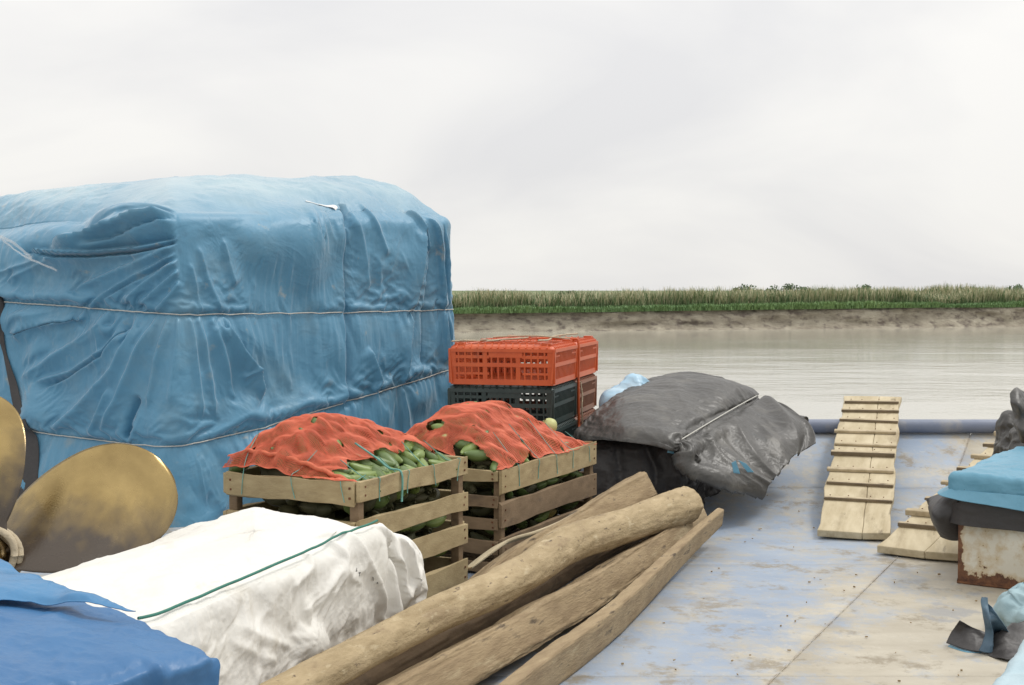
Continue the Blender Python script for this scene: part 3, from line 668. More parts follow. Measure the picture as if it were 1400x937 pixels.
# right face: the overlapped hem at x=470 and its neighbours
RT(2, [
       ([(480, 262), (497, 330), (505, 400)], 0.016, 0.02, 0.05),
       ([(505, 268), (512, 300), (525, 350)], 0.022, 0.035, 0.015),
       ([(568, 278), (580, 320), (583, 345)], 0.030, 0.05, 0.012),
       ([(578, 300), (566, 400), (552, 470), (550, 540)], 0.045, 0.008, 0.09, (0.1, 0.1)),
       ([(590, 290), (600, 340), (603, 420), (606, 500)], 0.045, 0.05, 0.010, (0.1, 0.1)),
       ([(608, 300), (614, 360), (612, 420), (614, 480)], 0.030, 0.03, 0.012),
       ([(418, 300), (430, 315), (440, 335)], 0.018, 0.03, 0.012),
       ([(303, 320), (312, 360), (320, 392)], 0.022, 0.05, 0.014),
       ([(318, 325), (335, 360), (352, 400)], 0.012, 0.05, 0.02),
       ([(270, 330), (282, 380), (300, 428)], 0.018, 0.04, 0.018),
       ([(258, 355), (268, 400), (275, 430)], 0.016, 0.03, 0.014),
       ([(300, 433), (325, 475), (345, 500), (356, 545)], 0.050, 0.010, 0.08, (0.03, 0.15)),
       ([(285, 433), (305, 500), (318, 560)], 0.022, 0.03, 0.05, (0.03, 0.3)),
       ([(268, 432), (282, 520), (290, 590)], 0.022, 0.03, 0.03, (0.03, 0.3)),
       ([(258, 432), (264, 520), (270, 590)], 0.020, 0.02, 0.02, (0.03, 0.3)),
       ([(320, 440), (370, 480), (400, 530)], 0.014, 0.04, 0.05),
       ([(500, 470), (515, 520), (510, 545)], 0.030, 0.012, 0.06),
       ([(352, 495), (340, 505), (325, 512)], 0.020, 0.02, 0.02),
       ([(355, 585), (352, 620), (356, 660)], -0.06, 0.03, 0.015),
       ([(490, 430), (560, 440), (612, 437)], 0.006, 0.02, 0.02),
       ([(265, 610), (280, 660), (300, 700)], 0.02, 0.03, 0.05),
       ([(480, 545), (478, 570), (480, 600)], 0.035, 0.01, 0.06),
       ([(545, 525), (548, 560), (550, 600)], 0.035, 0.06, 0.01),
       ([(380, 575), (400, 610), (410, 650)], 0.02, 0.05, 0.03)])
fr = np.random.default_rng(5)
for k_, n_ in ((2, 70), (1, 40)):
    L_ = np.linalg.norm(cv.plan[(k_ + 1) % 4] - cv.plan[k_])
    for _ in range(n_):
        a0 = cv.cum[k_] + fr.uniform(0.03, L_ - 0.03); h0_ = fr.uniform(0.25, 2.05); ln = fr.uniform(0.12, 0.5); dr = fr.normal(0.12 if k_ == 2 else -0.45, 0.28)
        cv.fold([(a0, h0_), (a0 + dr * ln * .5, h0_ - ln * .5), (a0 + dr * ln + fr.normal(0, .03), h0_ - ln)], fr.choice([-1, 1, 1]) * fr.uniform(0.004, 0.014), fr.uniform(.008, .05), fr.uniform(.006, .03), (0.35, 0.5))
# left face: the folded-over flap and the fan of folds running down from the corner
RT(1, [([(246, 287), (200, 297), (155, 311), (120, 324), (60, 336)], 0.12, 0.10, 0.012, (0.12, 0.25)),
       ([(244, 324), (190, 335), (130, 341), (80, 341), (30, 336)], 0.085, 0.055, 0.006, (0.10, 0.15)),
       ([(243, 333), (170, 362), (90, 398)], 0.026, 0.05, 0.014),
       ([(243, 343), (190, 372), (140, 405), (115, 424)], 0.034, 0.05, 0.010, (0.1, 0.08)),
       ([(244, 352), (205, 382), (165, 424)], 0.030, 0.045, 0.012, (0.1, 0.06)),
       ([(245, 365), (222, 390), (190, 426)], 0.026, 0.035, 0.012, (0.1, 0.06)),
       ([(246, 380), (232, 405), (214, 427)], 0.020, 0.025, 0.012),
       ([(90, 345), (40, 365), (0, 385)], 0.025, 0.04, 0.02),
       ([(60, 350), (20, 362), (-10, 372)], 0.020, 0.02, 0.015),
       ([(118, 423), (60, 436), (5, 455)], 0.060, 0.06, 0.012, (0.05, 0.2)),
       ([(165, 428), (110, 462), (50, 500), (20, 520)], 0.040, 0.07, 0.030, (0.05, 0.2)),
       ([(190, 430), (150, 475), (100, 505), (40, 520)], 0.046, 0.06, 0.016, (0.05, 0.2)),
       ([(205, 430), (170, 500), (110, 560), (70, 590)], 0.045, 0.08, 0.03, (0.05, 0.15)),
       ([(222, 432), (200, 480), (175, 545), (150, 590)], 0.034, 0.05, 0.03, (0.05, 0.2)),
       ([(234, 432), (222, 490), (212, 560)], 0.026, 0.03, 0.02, (0.05, 0.2)),
       ([(243, 432), (240, 490), (236, 560)], 0.022, 0.02, 0.02, (0.05, 0.2)),
       ([(200, 535), (188, 570), (184, 600)], -0.05, 0.03, 0.02),
       ([(165, 525), (150, 560), (130, 595)], 0.03, 0.05, 0.015)])
base_c = thing('tarp_covered_load', 'tall load roped under a creased blue tarpaulin, the biggest pile on the deck', 'cargo', (-2.3, 9.9, 0))
def rope_hi(cov, ropes, big, small=0.014, w=0.035):
    hi = np.full(cov.H.shape, big)
    for r_ in ropes: hi = np.minimum(hi, small + (big - small) * np.clip((np.abs(cov.H - r_[:, None]) - 0.012) / (w * 6), 0, 1) ** 0.8)
    return hi
pin = np.clip((np.arange(cv.P.shape[1]) - 255) / 20.0, 0, 1)[None, :] * np.ones((cv.P.shape[0], 1))
for r_ in (r1, r2): pin = np.maximum(pin, 0.97 * np.exp(-((cv.H - r_[:, None]) / 0.012) ** 2))
_d = cv.d.copy(); cv.d[:] = 0; cv.gain = 1.0
cv.folds_px(2, [([(469, 262), (468, 400), (466, 560)], 0.026, 0.004, 0.22, (0.03, 0.05)), ([(470, 262), (469, 400), (467, 560)], -0.075, 0.07, 0.003, (0.03, 0.05)),
                ([(580, 285), (585, 350), (578, 420), (570, 520)], -0.05, 0.05, 0.004, (0.1, 0.1)), ([(607, 300), (611, 380), (612, 480)], -0.035, 0.03, 0.004, (0.1, 0.1))])
cv.folds_px(1, [([(243, 330), (190, 342), (130, 348), (80, 347), (20, 340)], -0.10, 0.004, 0.05, (0.06, 0.12)), ([(242, 296), (200, 308), (160, 322), (110, 335)], -0.06, 0.004, 0.045, (0.1, 0.2)), ([(118, 426), (60, 440), (5, 460)], -0.04, 0.004, 0.04, (0.1, 0.2)), ([(188, 434), (150, 482), (100, 512), (50, 530)], -0.05, 0.004, 0.06, (0.1, 0.2)), ([(243, 350), (190, 380), (140, 412)], -0.03, 0.004, 0.04, (0.1, 0.2))])
cv.d2 = cv.d.copy(); cv.d = _d
near = np.maximum(np.exp(-np.abs(cv.H - r1[:, None]) / 0.22), np.exp(-np.abs(cv.H - r2[:, None]) / 0.22))
cv.settle(es=0.009 + 0.022 * near, eh=0.006, lo=-0.02, hi=rope_hi(cv, (r1, r2), 0.22), pin=pin, iters=70, bend=0.3)
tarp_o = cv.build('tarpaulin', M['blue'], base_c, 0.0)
fd = np.clip((cv.H - 2.02 - 0.05 * fbm(cv.P * 3.0, 4)) / 0.40, 0, 1) * np.clip(0.72 + 0.35 * fbm(cv.P * 2.2 + 5, 4), 0, 1)  # painted sheen: paler over the top of the load
at_f = tarp_o.data.attributes.new('top_sheen', 'FLOAT', 'POINT'); at_f.data.foreach_set('value', fd.ravel().astype(np.float32))
tube('rope', cv.cord(r1, 0.012, 7), 0.0042, M['greycord'], base_c, 6)
tube('rope', cv.cord(r2, 0.012, 9), 0.0042, M['greycord'], base_c, 6)
# dark sheet for the shaded gap on the left face, white strip, clear wrap shreds
def on_face(cov, k, pix, off):
    sh = [cov.face(k, *q) for q in pix]; return cov.at([a for a, _ in sh], [b for _, b in sh], off)
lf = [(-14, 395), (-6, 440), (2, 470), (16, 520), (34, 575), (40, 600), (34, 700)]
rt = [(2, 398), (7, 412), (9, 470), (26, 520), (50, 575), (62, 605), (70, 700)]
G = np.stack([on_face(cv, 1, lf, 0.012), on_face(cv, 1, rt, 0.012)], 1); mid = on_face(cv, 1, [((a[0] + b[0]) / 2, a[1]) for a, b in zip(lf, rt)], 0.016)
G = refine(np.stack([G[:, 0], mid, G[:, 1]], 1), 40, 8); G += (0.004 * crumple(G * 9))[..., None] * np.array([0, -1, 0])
sheet('dark_gap', G, M['black'], base_c)  # black sheet added for the shaded inside of the gap
tp_ = [(425, 254), (438, 257), (452, 263), (464, 271), (472, 281)]; bt_ = [(424, 257), (437, 261), (450, 268), (461, 277), (470, 285)]
G = refine(np.stack([on_face(cv, 2, tp_, 0.006), on_face(cv, 2, bt_, 0.006)], 1), 26, 6)
sheet('white_edge_strip', G, M['whiteplastic'], base_c)
mb = []
for (a, b, w) in [((-8, 318), (60, 352), 0.022), ((12, 332), (90, 366), 0.014)]:
    pa = on_face(cv, 1, [a, ((a[0] + b[0]) / 2, (a[1] + b[1]) / 2), b], 0.06); G = np.stack([pa, pa + np.array([0.0, 0, w])], 1); G = refine(G, 24, 5)
    G += (0.012 * fbm(G * 20))[..., None] * np.array([0.4, -1, 0.3])
    sheet('plastic_wrap', G, M['clear'], base_c, 0.001)

# --- white canvas bale
w0 = np.array([-0.49, 5.22]); wl_ = np.array([-0.292, -0.956]); wb_ = np.array([-0.88, 0.475])
wE = w0 + np.array([0.135, 0.185])
wplan = [w0 + wb_ * 0.74 + wl_ * 1.70, w0 + wl_ * 1.70, w0, wE, w0 + wb_ * 0.74 + np.array([0.05, 0.1])]
wv = Cover(wplan, 0.01, [0.60, 0.60, 0.595, 0.53, 0.60], np.array([0.04, 0.04, 0.045, 0.16, 0.06]), 0.05, rc=0.03, ns=624, nw=110, nr=18, nt=60)
wv.wrinkle(0.022, 1.8, kind='f', seed=2.0)
wmask = np.where(wv.H < 0.62, 1.0, 0.35)
wmask = np.where(wv.H < 0.60, 1.0, 0.22)
wv.wrinkle(0.007, 3.2, (1, 0.8), seed=8.0, mask=wmask); wv.wrinkle(0.0028, 9, seed=5.0, mask=wmask)
fr = np.random.default_rng(8)
for k_, n_ in ((1, 60), (2, 22)):
    L_ = np.linalg.norm(wv.plan[(k_ + 1) % 4] - wv.plan[k_])
    for _ in range(n_):
        a0 = wv.cum[k_] + fr.uniform(0.03, L_ - 0.03); h0_ = fr.uniform(0.12, 0.60); ln = fr.uniform(0.08, 0.34); dr = fr.normal(-0.4, 0.9)
        wv.fold([(a0, h0_), (a0 + dr * ln * .5, h0_ - ln * .45), (a0 + dr * ln + fr.normal(0, .04), h0_ - ln * .8)], fr.choice([-1, 1, 1]) * fr.uniform(0.003, 0.009), fr.uniform(.008, .04), fr.uniform(.006, .03), (0.35, 0.5))
wv.folds_px(1, [([(520, 712), (531, 760), (540, 830)], 0.03, 0.05, 0.008),
                ([(468, 705), (480, 735), (505, 790), (528, 850)], 0.030, 0.012, 0.05, (0.1, 0.1)),
                ([(455, 725), (462, 760), (440, 800), (410, 835)], 0.022, 0.05, 0.02),
                ([(430, 735), (425, 770), (395, 800)], 0.018, 0.04, 0.02),
                ([(330, 830), (380, 850), (440, 880), (500, 850)], -0.008, 0.05, 0.07),
                ([(345, 770), (360, 760), (420, 745)], 0.016, 0.03, 0.015),
                ([(320, 845), (345, 860), (400, 880)], 0.014, 0.03, 0.04),
                ([(310, 870), (350, 890), (380, 900)], 0.012, 0.03, 0.03)])
wv.folds_px(2, [([(529, 715), (526, 770), (530, 840)], -0.05, 0.02, 0.03, (0.1, 0.02)),
                ([(548, 725), (556, 770), (560, 815)], 0.035, 0.03, 0.012),
                ([(545, 815), (556, 790), (572, 765)], 0.02, 0.02, 0.02)])
# rumpled top: the bale crown is softly lumped
white = thing('canvas_covered_bale', 'long white canvas covered bale tied with one green cord, in front of the netted crates', 'bale', (*(np.mean(wplan, 0)), 0))
wr = rope_h(wv, [wv.face(1, 150, 874), wv.face(1, 330, 796), wv.face(1, 523, 713)], 0.57)
pin = np.clip((np.arange(wv.P.shape[1]) - 140) / 20.0, 0, 1)[None, :] * np.ones((wv.P.shape[0], 1))
wv.settle(es=0.013 + 0.012 * np.exp(-np.abs(wv.H - 0.2) / 0.15), eh=0.016, lo=-0.012, hi=0.07, pin=pin, iters=60, bend=0.10, seed=4)
wv.build('canvas_cover', M['white'], white, 0.0)
cp = wv.cord(np.clip(wr, 0.3, 0.7), 0.012, 9, wv.cum[1] - 0.05, wv.cum[2] - 0.012)
_t = np.linspace(0, 1, len(cp))[:, None]; _ln = cp[0] + (cp[-1] - cp[0]) * _t; cp = 0.35 * cp + 0.65 * _ln + np.append(-wb_ / np.linalg.norm(wb_), 0) * 0.016 + np.array([0, 0, 0.010])
tube('green_cord', cp, 0.0045, M['greencord'], white, 6)
for (x, y) in [(475, 773), (478, 777), (497, 785), (500, 790)]:     # small inky marks on the canvas
    pc = on_face(wv, 1, [(x, y)], 0.0015)[0]; t1_, t2_ = np.array([.29, .956, 0]), np.array([0, 0, 1.0])
    mk('ink_mark', [pc + (t1_ * math.cos(a) + t2_ * math.sin(a)) * 0.010 * (0.6 + 0.5 * math.sin(3 * a + x)) for a in np.linspace(0, 6.28, 14)[:-1]], [list(range(13))], M['black'], white)

# --- deep blue covered load in the foreground
q0 = np.array([-0.655, 3.02]); e1 = np.array([-0.70, 0.715]); e2 = np.array([-0.70, -0.715])
fv = Cover([q0 + e1 * 1.12 + e2 * 1.0, q0 + e2 * 1.0, q0, q0 + e1 * 1.12], 0.01, [0.76, 0.715, 0.705, 0.73], 0.05, 0.05, rc=0.035, ns=520, nw=90, nr=18, nt=70)
fv.wrinkle(0.012, 2.0, kind='f', seed=12.0); fv.wrinkle(0.006, 5.0, (1, 0.6), seed=2.0); fv.wrinkle(0.0025, 14, seed=6.0)
fv.folds_px(1, [([(300, 892), (270, 905), (200, 925)], 0.02, 0.02, 0.03), ([(306, 890), (300, 915), (302, 945)], 0.02, 0.012, 0.02), ([(230, 905), (160, 930), (80, 950)], 0.022, 0.03, 0.012)])
fore = thing('tarp_covered_box', 'glossy deep blue tarpaulin box in the near corner of the deck beside the white bale', 'cargo', (*(q0 + e1 * .5 + e2 * .5), 0))
fr = np.random.default_rng(3)
pin = np.clip((np.arange(fv.P.shape[1]) - 150) / 20.0, 0, 1)[None, :] * np.ones((fv.P.shape[0], 1))
fv.settle(es=0.012, eh=0.010, lo=-0.01, hi=0.05, pin=pin, iters=50, bend=0.3, seed=6)
fv.build('tarpaulin', M['deepblue'], fore, 0.0)
# paler sheet thrown over its far side
ct = [[atz(-60, 752, .78), atz(0, 776, .765), atz(45, 793, .76), atz(80, 812, .755)],
      [atz(-60, 790, .79), atz(10, 800, .775), atz(90, 815, .76), atz(130, 822, .748)],
      [atz(-60, 838, .745), atz(20, 828, .745), atz(110, 833, .74), atz(186, 838, .728)]]
G = refine(np.array(ct), 60, 60); G[..., 2] += 0.008 * fbm(G * 9) + 0.012 * crumple(G * 4) * 0.6 + 0.006
sheet('loose_sheet', G, mat('bright_blue_tarp', [(0.045, 0.175, 0.36), (0.065, 0.225, 0.42)], 3, rough=0.35, bump=0.25, bscale=30), fore, 0.002)

# --- black tarp cargo near the bow
k0 = np.array([1.09, 8.62]); ku = np.array([0.437, 0.899]); kv = np.array([-0.93, 0.36])
kv_ = Cover([k0 + kv * 0.66 + ku * 1.45, k0 + kv * 0.66, k0, k0 + ku * 1.45], 0.0, [0.70, 0.55, 0.55, 0.68], 0.10, 0.08, rc=0.07, ns=420, nw=80, nr=20, nt=60, crest=k0 + kv * 0.30 + ku * 0.75)
kv_.wrinkle(0.05, 1.6, kind='f', seed=21); kv_.wrinkle(0.016, 4.5, seed=3.3); kv_.wrinkle(0.006, 11, seed=7.7)
kv_.folds_px(1, [([(850, 560), (880, 580), (935, 600)], 0.05, 0.05, 0.012), ([(835, 585), (880, 590), (930, 602)], -0.06, 0.04, 0.03), ([(880, 600), (900, 640), (905, 690)], 0.04, 0.03, 0.05),
                 ([(840, 600), (850, 640), (855, 690)], 0.03, 0.04, 0.03), ([(925, 610), (930, 650), (935, 690)], 0.03, 0.03, 0.03)])
kv_.folds_px(2, [([(955, 560), (965, 580), (970, 600)], 0.03, 0.02, 0.01), ([(985, 545), (1000, 565), (1012, 580)], 0.03, 0.025, 0.01)])
blackc = thing('black_tarp_load', 'low sagging load under faded black tarpaulin near the bow pipe', 'cargo', (1.3, 9.3, deck_z(9.3)))
kv_.build('cargo_wrap', M['black'], blackc, lambda y: np.vectorize(deck_z)(y))
# weathered top sheet laid over the load, and its skirt blown out to starboard
def kp(px, py, D): return atd(px, py, D)
rows_ = [[(790, 606, 8.96), (798, 592, 8.95), (835, 556, 9.35), (890, 527, 9.95), (935, 518, 10.25), (985, 524, 10.30)],
         [(816, 602, 8.80), (826, 585, 8.82), (860, 553, 9.10), (908, 529, 9.65), (958, 520, 9.98), (1012, 531, 10.15)],
         [(866, 603, 8.50), (870, 588, 8.55), (897, 565, 8.85), (936, 546, 9.25), (988, 530, 9.65), (1031, 541, 9.98)],
         [(929, 616, 8.38), (932, 604, 8.40), (946, 594, 8.62), (968, 581, 8.88), (1000, 563, 9.35), (1034, 545, 9.90)],
         [(938, 640, 8.42), (940, 634, 8.36), (962, 616, 8.62), (990, 602, 8.85), (1028, 582, 9.22), (1062, 560, 9.70)],
         [(980, 656, 8.48), (983, 652, 8.42), (1002, 640, 8.62), (1028, 628, 8.80), (1064, 604, 9.08), (1098, 578, 9.45)],
         [(1034, 674, 8.64), (1038, 672, 8.58), (1046, 663, 8.68), (1056, 650, 8.80), (1078, 626, 9.02), (1103, 612, 9.25)]]
N1, N2 = 190, 190
G = refine(np.array([[kp(*q) for q in r_] for r_ in rows_]), N1, N2); nn = grid_normals(G); nn *= np.sign((nn * np.array([0.2, -0.7, 1.0])).sum(-1, keepdims=True))
t_ = np.linspace(0, 6, N1)[:, None] + np.zeros((1, N2)); u_ = np.linspace(0, 1, N2)[None, :] + np.zeros((N1, 1))
sk_ = np.clip((t_ - 3) / 1.2, 0, 1); dr_ = np.clip((0.22 - u_) / 0.2, 0, 1)
cr_ = np.exp(-np.abs(t_ - 3) / 0.13)
D = 0.045 - 0.035 * cr_ + 0.012 * cr_ * crumple(np.stack([u_ * 16, t_ * 0.6, 0 * u_], -1), 2)
D = D + 0.018 * crumple(np.stack([u_ * 4.0 + 0.22 * t_, t_ * 0.30 + 4, 0 * u_], -1), 3) * (0.45 + 0.55 * sk_) + 0.022 * np.sin(u_ * 17 + 1.5 * t_) * sk_ * np.clip((t_ - 3) / 3, 0, 1) + 0.022 * dr_ * crumple(np.stack([t_ * 1.6, u_ * 2.5, 0 * u_ + 3], -1), 2)
pinr = 0.96 * np.exp(-((t_ - 3) / 0.05) ** 2) + 0.5 * np.exp(-(t_ / 0.2) ** 2)
D = np.where(t_ < 3, D, D * 1.5)
G = relax(G, nn, G + nn * D[..., None], False, es=0.02 + 0.03 * cr_, eh=0.014, lo=np.where(t_ < 2.9, 0.0, -0.25), hi=np.where(np.abs(t_ - 3) < 0.06, 0.012, 0.22), pin=np.clip(pinr, 0, 1), iters=70, bend=0.22, seed=9)
G[-1, :, 2] += 0.02 * fbm(np.stack([u_[0] * 14, 0 * u_[0], 0 * u_[0]], -1))
sheet('weathered_sheet', G, M['greytarp'], blackc)
cornr = [[kp(1034, 545, 9.88), kp(1048, 552, 9.78), kp(1062, 560, 9.70)], [kp(1070, 552, 9.72), kp(1082, 566, 9.60), kp(1085, 575, 9.5)], [kp(1100, 574, 9.55), kp(1102, 580, 9.48), kp(1100, 590, 9.42)]]
G = refine(np.array(cornr), 30, 20); sheet('rolled_corner', G, M['greytarp'], blackc)
tube('rolled_edge', [kp(1036, 547, 9.86), kp(1060, 558, 9.74), kp(1084, 572, 9.58), kp(1101, 577, 9.50)], [0.012, 0.02, 0.03, 0.04], M['greytarp'], blackc, 10)
rp = spline([kp(932, 603, 8.40), kp(950, 592, 8.60), kp(975, 577, 8.96), kp(1004, 560, 9.36), kp(1035, 543, 9.88)], 30); rp += np.array([0, -0.012, 0.012])
tube('blue_cord', rp, 0.0042, M['greycord'], blackc, 6)
for q in ([(1000, 633), (1006, 630), (1012, 648), (1003, 647)], [(1009, 629), (1020, 634), (1031, 646), (1022, 646)], [(914, 611), (918, 606), (922, 621), (912, 619)]):
    a, b, c, d = [kp(x, y, 8.38) for x, y in q]
    sheet('blue_scrap', refine(np.array([[a, b], [d, c]]), 8, 8), M['paleblue'], blackc, 0.002)
# --- pale blue covered heap behind it
hp = [(0.78, 9.55), (0.62, 9.2), (1.05, 9.15), (1.25, 9.75)]
pz_ = [0.62, 0.62, 0.62, 0.62]
pv = Cover([(0.70, 10.0), (0.58, 9.55), (1.00, 9.45), (1.25, 10.0)], 0.2, [0.82, 0.80, 0.78, 0.78], 0.14, 0.10, rc=0.1, ns=160, nw=30, nr=14, nt=24)
pv.wrinkle(0.03, 2.2, kind='f', seed=4.4); pv.wrinkle(0.012, 5, seed=2)
heap = thing('pale_sheet_heap', 'light blue plastic covered heap behind the black tarpaulin load', 'cargo', (0.9, 9.7, deck_z(9.7)))
pv.build('plastic_sheet', mat('milky_blue_sheet', [(0.20, 0.45, 0.66), (0.55, 0.68, 0.76)], 2.2, (1, 1, 3), rough=0.4, bump=0.2), heap, lambda y: np.vectorize(deck_z)(y))

# ------------------------------------------------------------------ slatted wooden crates
def slat_mesh(p0, p1, lo, hi, out, thick, seg=7, jit=0.006):
    """board between plan ends p0, p1 (each a pair bottom/top corner of the face)"""
    v = []
    for i in range(seg):
        t = i / (seg - 1); b = p0[0] + (p1[0] - p0[0]) * t; tp = p0[1] + (p1[1] - p0[1]) * t
        w = 0.012 * math.sin(t * 3 + lo * 9) * 0.5
        for (h, o) in ((lo, 0), (hi, 0), (hi, thick), (lo, thick)):
            q = b + (tp - b) * h + out * (o + w * 0.3)
            q = q + np.array([0, 0, random.uniform(-jit, jit) if i not in (0, seg - 1) else random.uniform(-jit, jit) * 1.5]); v.append(q)
    f = grid_faces(seg, 4, closed_m=True).tolist() + [[3, 2, 1, 0], [4 * (seg - 1) + k for k in range(4)]]
    return v, f
def crate(label, bot, top, sides, m_top, m_low, group):
    """bot/top: corners near, along, back, front; sides: {face: [(lo, hi)]}"""
    bot = [np.array(q, float) for q in bot]; top = [np.array(q, float) for q in top]; c = sum(bot) / 4
    t = thing('wooden_crate', label, 'crate', (c[0], c[1], 0), group)
    cz = (sum(bot) + sum(top)) / 8
    for k in range(4):
        a, b = k, (k + 1) % 4
        out = (bot[a] + bot[b]) / 2 - c; e = bot[b] - bot[a]; e /= np.linalg.norm(e); out = out - e * out.dot(e); out[2] = 0; out /= np.linalg.norm(out)
        for (lo, hi) in sides[k]:
            ov = 0.012 if k % 2 == 0 else -0.004
            d = e * ov; j0, j1 = random.uniform(-.012, .012), random.uniform(-.012, .012)
            v, f = slat_mesh((bot[a] - d, top[a] - d), (bot[b] + d, top[b] + d), lo + j0 * 0, hi, out, 0.02)
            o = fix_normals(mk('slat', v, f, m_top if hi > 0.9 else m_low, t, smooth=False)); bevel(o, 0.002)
    for k in range(4):
        inn = c - bot[k]; inn[2] = 0; inn = inn / np.linalg.norm(inn) * 0.036
        mb = MB(); mb.bar(bot[k] + inn, top[k] + inn - np.array([0, 0, 0.012]), 0.045, 0.045, up=tuple(np.append(U, 0)))
        bevel(mb.build('post', M['slatdark'], t), 0.003)
    for i in range(6):
        f0, f1 = i / 6 + 0.01, (i + 1) / 6 - 0.01
        a0, a1 = bot[0] + (bot[1] - bot[0]) * f0, bot[0] + (bot[1] - bot[0]) * f1; b0, b1 = bot[3] + (bot[2] - bot[3]) * f0, bot[3] + (bot[2] - bot[3]) * f1
        up = np.array([0, 0, 0.018]); z = np.array([0, 0, 0.02]); vs = [q + z for q in (a0, a1, b1, b0)] + [q + z + up for q in (a0, a1, b1, b0)]
        fix_normals(mk('floor_board', vs, [[0, 1, 2, 3], [4, 5, 6, 7], [0, 1, 5, 4], [1, 2, 6, 5], [2, 3, 7, 6], [3, 0, 4, 7]], M['slatdark'], t, smooth=False))
    mb = MB()
    for k in range(4):
        a, b = k, (k + 1) % 4; out = (bot[a] + bot[b]) / 2 - c; e = bot[b] - bot[a]; e /= np.linalg.norm(e); out = out - e * out.dot(e); out[2] = 0; out /= np.linalg.norm(out)
        for (lo, hi) in sides[k]:
            for (q0_, q1_, sg) in ((bot[a], top[a], 1), (bot[b], top[b], -1)):
                for f_ in (0.3, 0.72):
                    p_ = q0_ + (q1_ - q0_) * (lo + (hi - lo) * f_) + e * sg * random.uniform(.02, .035) + out * 0.0215; mb.box(p_, e * .0045, (0, 0, .0045), out * .002)
    props(mb.build('nail_heads', M['rust'], t), kind='stuff')
    return t, bot, top
def footprint(near, L, W, z):
    n = np.array(near); return [np.append(n, z), np.append(n + U * L, z), np.append(n + U * L - V * W, z), np.append(n - V * W, z)]
c1n = np.array([-0.664, 5.77]); c1L, c1W, c1H = 0.97, 0.685, 0.68
s1 = [(0.87, 1.0), (0.62, 0.75), (0.37, 0.52), (0.08, 0.25)]
cr1, b1, t1 = crate('pale slatted wooden crate heaped with green fruit, right behind the white bale', footprint(c1n, c1L, c1W, 0.0), footprint(c1n, c1L, c1W, c1H),
                    {0: s1, 1: s1, 2: s1, 3: [(0.85, 1.0), (0.60, 0.75), (0.36, 0.5), (0.08, 0.25)]}, M['slat'], M['slat'], 'wooden fruit crates')
c2n = np.array([-0.065, 7.06]); c2L, c2W, c2H = 1.275, 0.72, 0.56
s2 = [(0.77, 1.0), (0.45, 0.68), (0.20, 0.36), (0.02, 0.12)]; s2l = [(0.88, 0.99), (0.64, 0.75), (0.42, 0.54), (0.20, 0.33), (0.03, 0.12)]
tp2 = footprint(c2n, c2L, c2W, c2H); tp2[1][2] += 0.015
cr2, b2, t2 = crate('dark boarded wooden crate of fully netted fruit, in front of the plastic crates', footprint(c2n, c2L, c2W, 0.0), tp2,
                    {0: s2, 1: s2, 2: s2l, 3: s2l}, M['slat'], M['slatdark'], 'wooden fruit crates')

# fruit and nets
def fruit_mesh(name, L, Rr, bend, k=8, n=9):
    v = []
    for i in range(n):
        t = i / (n - 1); x = (t - 0.5) * L; r = Rr * (max(0, math.sin(math.pi * (0.03 + 0.94 * t ** 0.93)))) ** 0.62
        for j in range(k):
            a = 2 * math.pi * j / k; v.append((x, r * math.cos(a), r * math.sin(a) + bend * (4 * (t - 0.5) ** 2 - 0.5)))
    f = grid_faces(n, k, closed_m=True).tolist() + [list(range(k))[::-1], [(n - 1) * k + j for j in range(k)]]
    me = bpy.data.meshes.new(name); me.from_pydata(v, [], [q[::-1] for q in f]); me.update(); me.polygons.foreach_set('use_smooth', [True] * len(f)); return me
FR = []
for m_ in ('fruitgreen', 'fruitdark', 'fruityellow'):
    for (L, r_, b_) in ((0.125, 0.027, 0.014), (0.115, 0.031, 0.008), (0.14, 0.026, 0.02)):
        me = fruit_mesh('fruit', L, r_, b_); me.materials.append(M[m_]); FR.append(me)
def put_fruit(p, ax, up, pool, sc, label, group):
    ax = np.asarray(ax, float); ax /= np.linalg.norm(ax); up = np.asarray(up, float); y = np.cross(up, ax); y /= np.linalg.norm(y); z = np.cross(ax, y)
    mt = Matrix(((ax[0], y[0], z[0], p[0]), (ax[1], y[1], z[1], p[1]), (ax[2], y[2], z[2], p[2]), (0, 0, 0, 1)))
    ix_ = random.choice(pool); tone = ('light green', 'dark green', 'yellowing')[ix_ // 3]; o = bpy.data.objects.new('fruit', FR[ix_]); C.objects.link(o); o.matrix_world = mt @ Matrix.Scale(sc, 4)
    return props(o, tone + ' ' + label, 'fruit', tone + ' ' + group)
class Mound:
    def __init__(s, near, L, W, H, humps, edge): s.n, s.L, s.W, s.H, s.humps, s.edge = np.array(near), L, W, H, humps, edge
    def z(s, a, b):
        a, b = np.asarray(a, float), np.asarray(b, float); r = np.full(np.broadcast(a, b).shape, s.H + s.edge)
        for (ca, cb, sa, sb, h) in s.humps: r = r + h * np.exp(-((a - ca) / sa) ** 2 - ((b - cb) / sb) ** 2)
        d = np.minimum(np.minimum(a, s.L - a), np.minimum(b, s.W - b)); return r - 0.05 * np.exp(-np.clip(d, 0, 1) / 0.05)
    def p(s, a, b, dz=0.0):
        a, b = np.asarray(a, float), np.asarray(b, float); xy = s.n + a[..., None] * U - b[..., None] * V
        return np.concatenate([xy, (s.z(a, b) + dz)[..., None]], -1)
HEAP = {}
def smooth2(Z, k):
    for _ in range(k):
        A = np.pad(Z, 1, mode='edge'); Z = (A[:-2, 1:-1] + A[2:, 1:-1] + A[1:-1, :-2] + A[1:-1, 2:] + 2 * A[1:-1, 1:-1]) / 6
    return Z
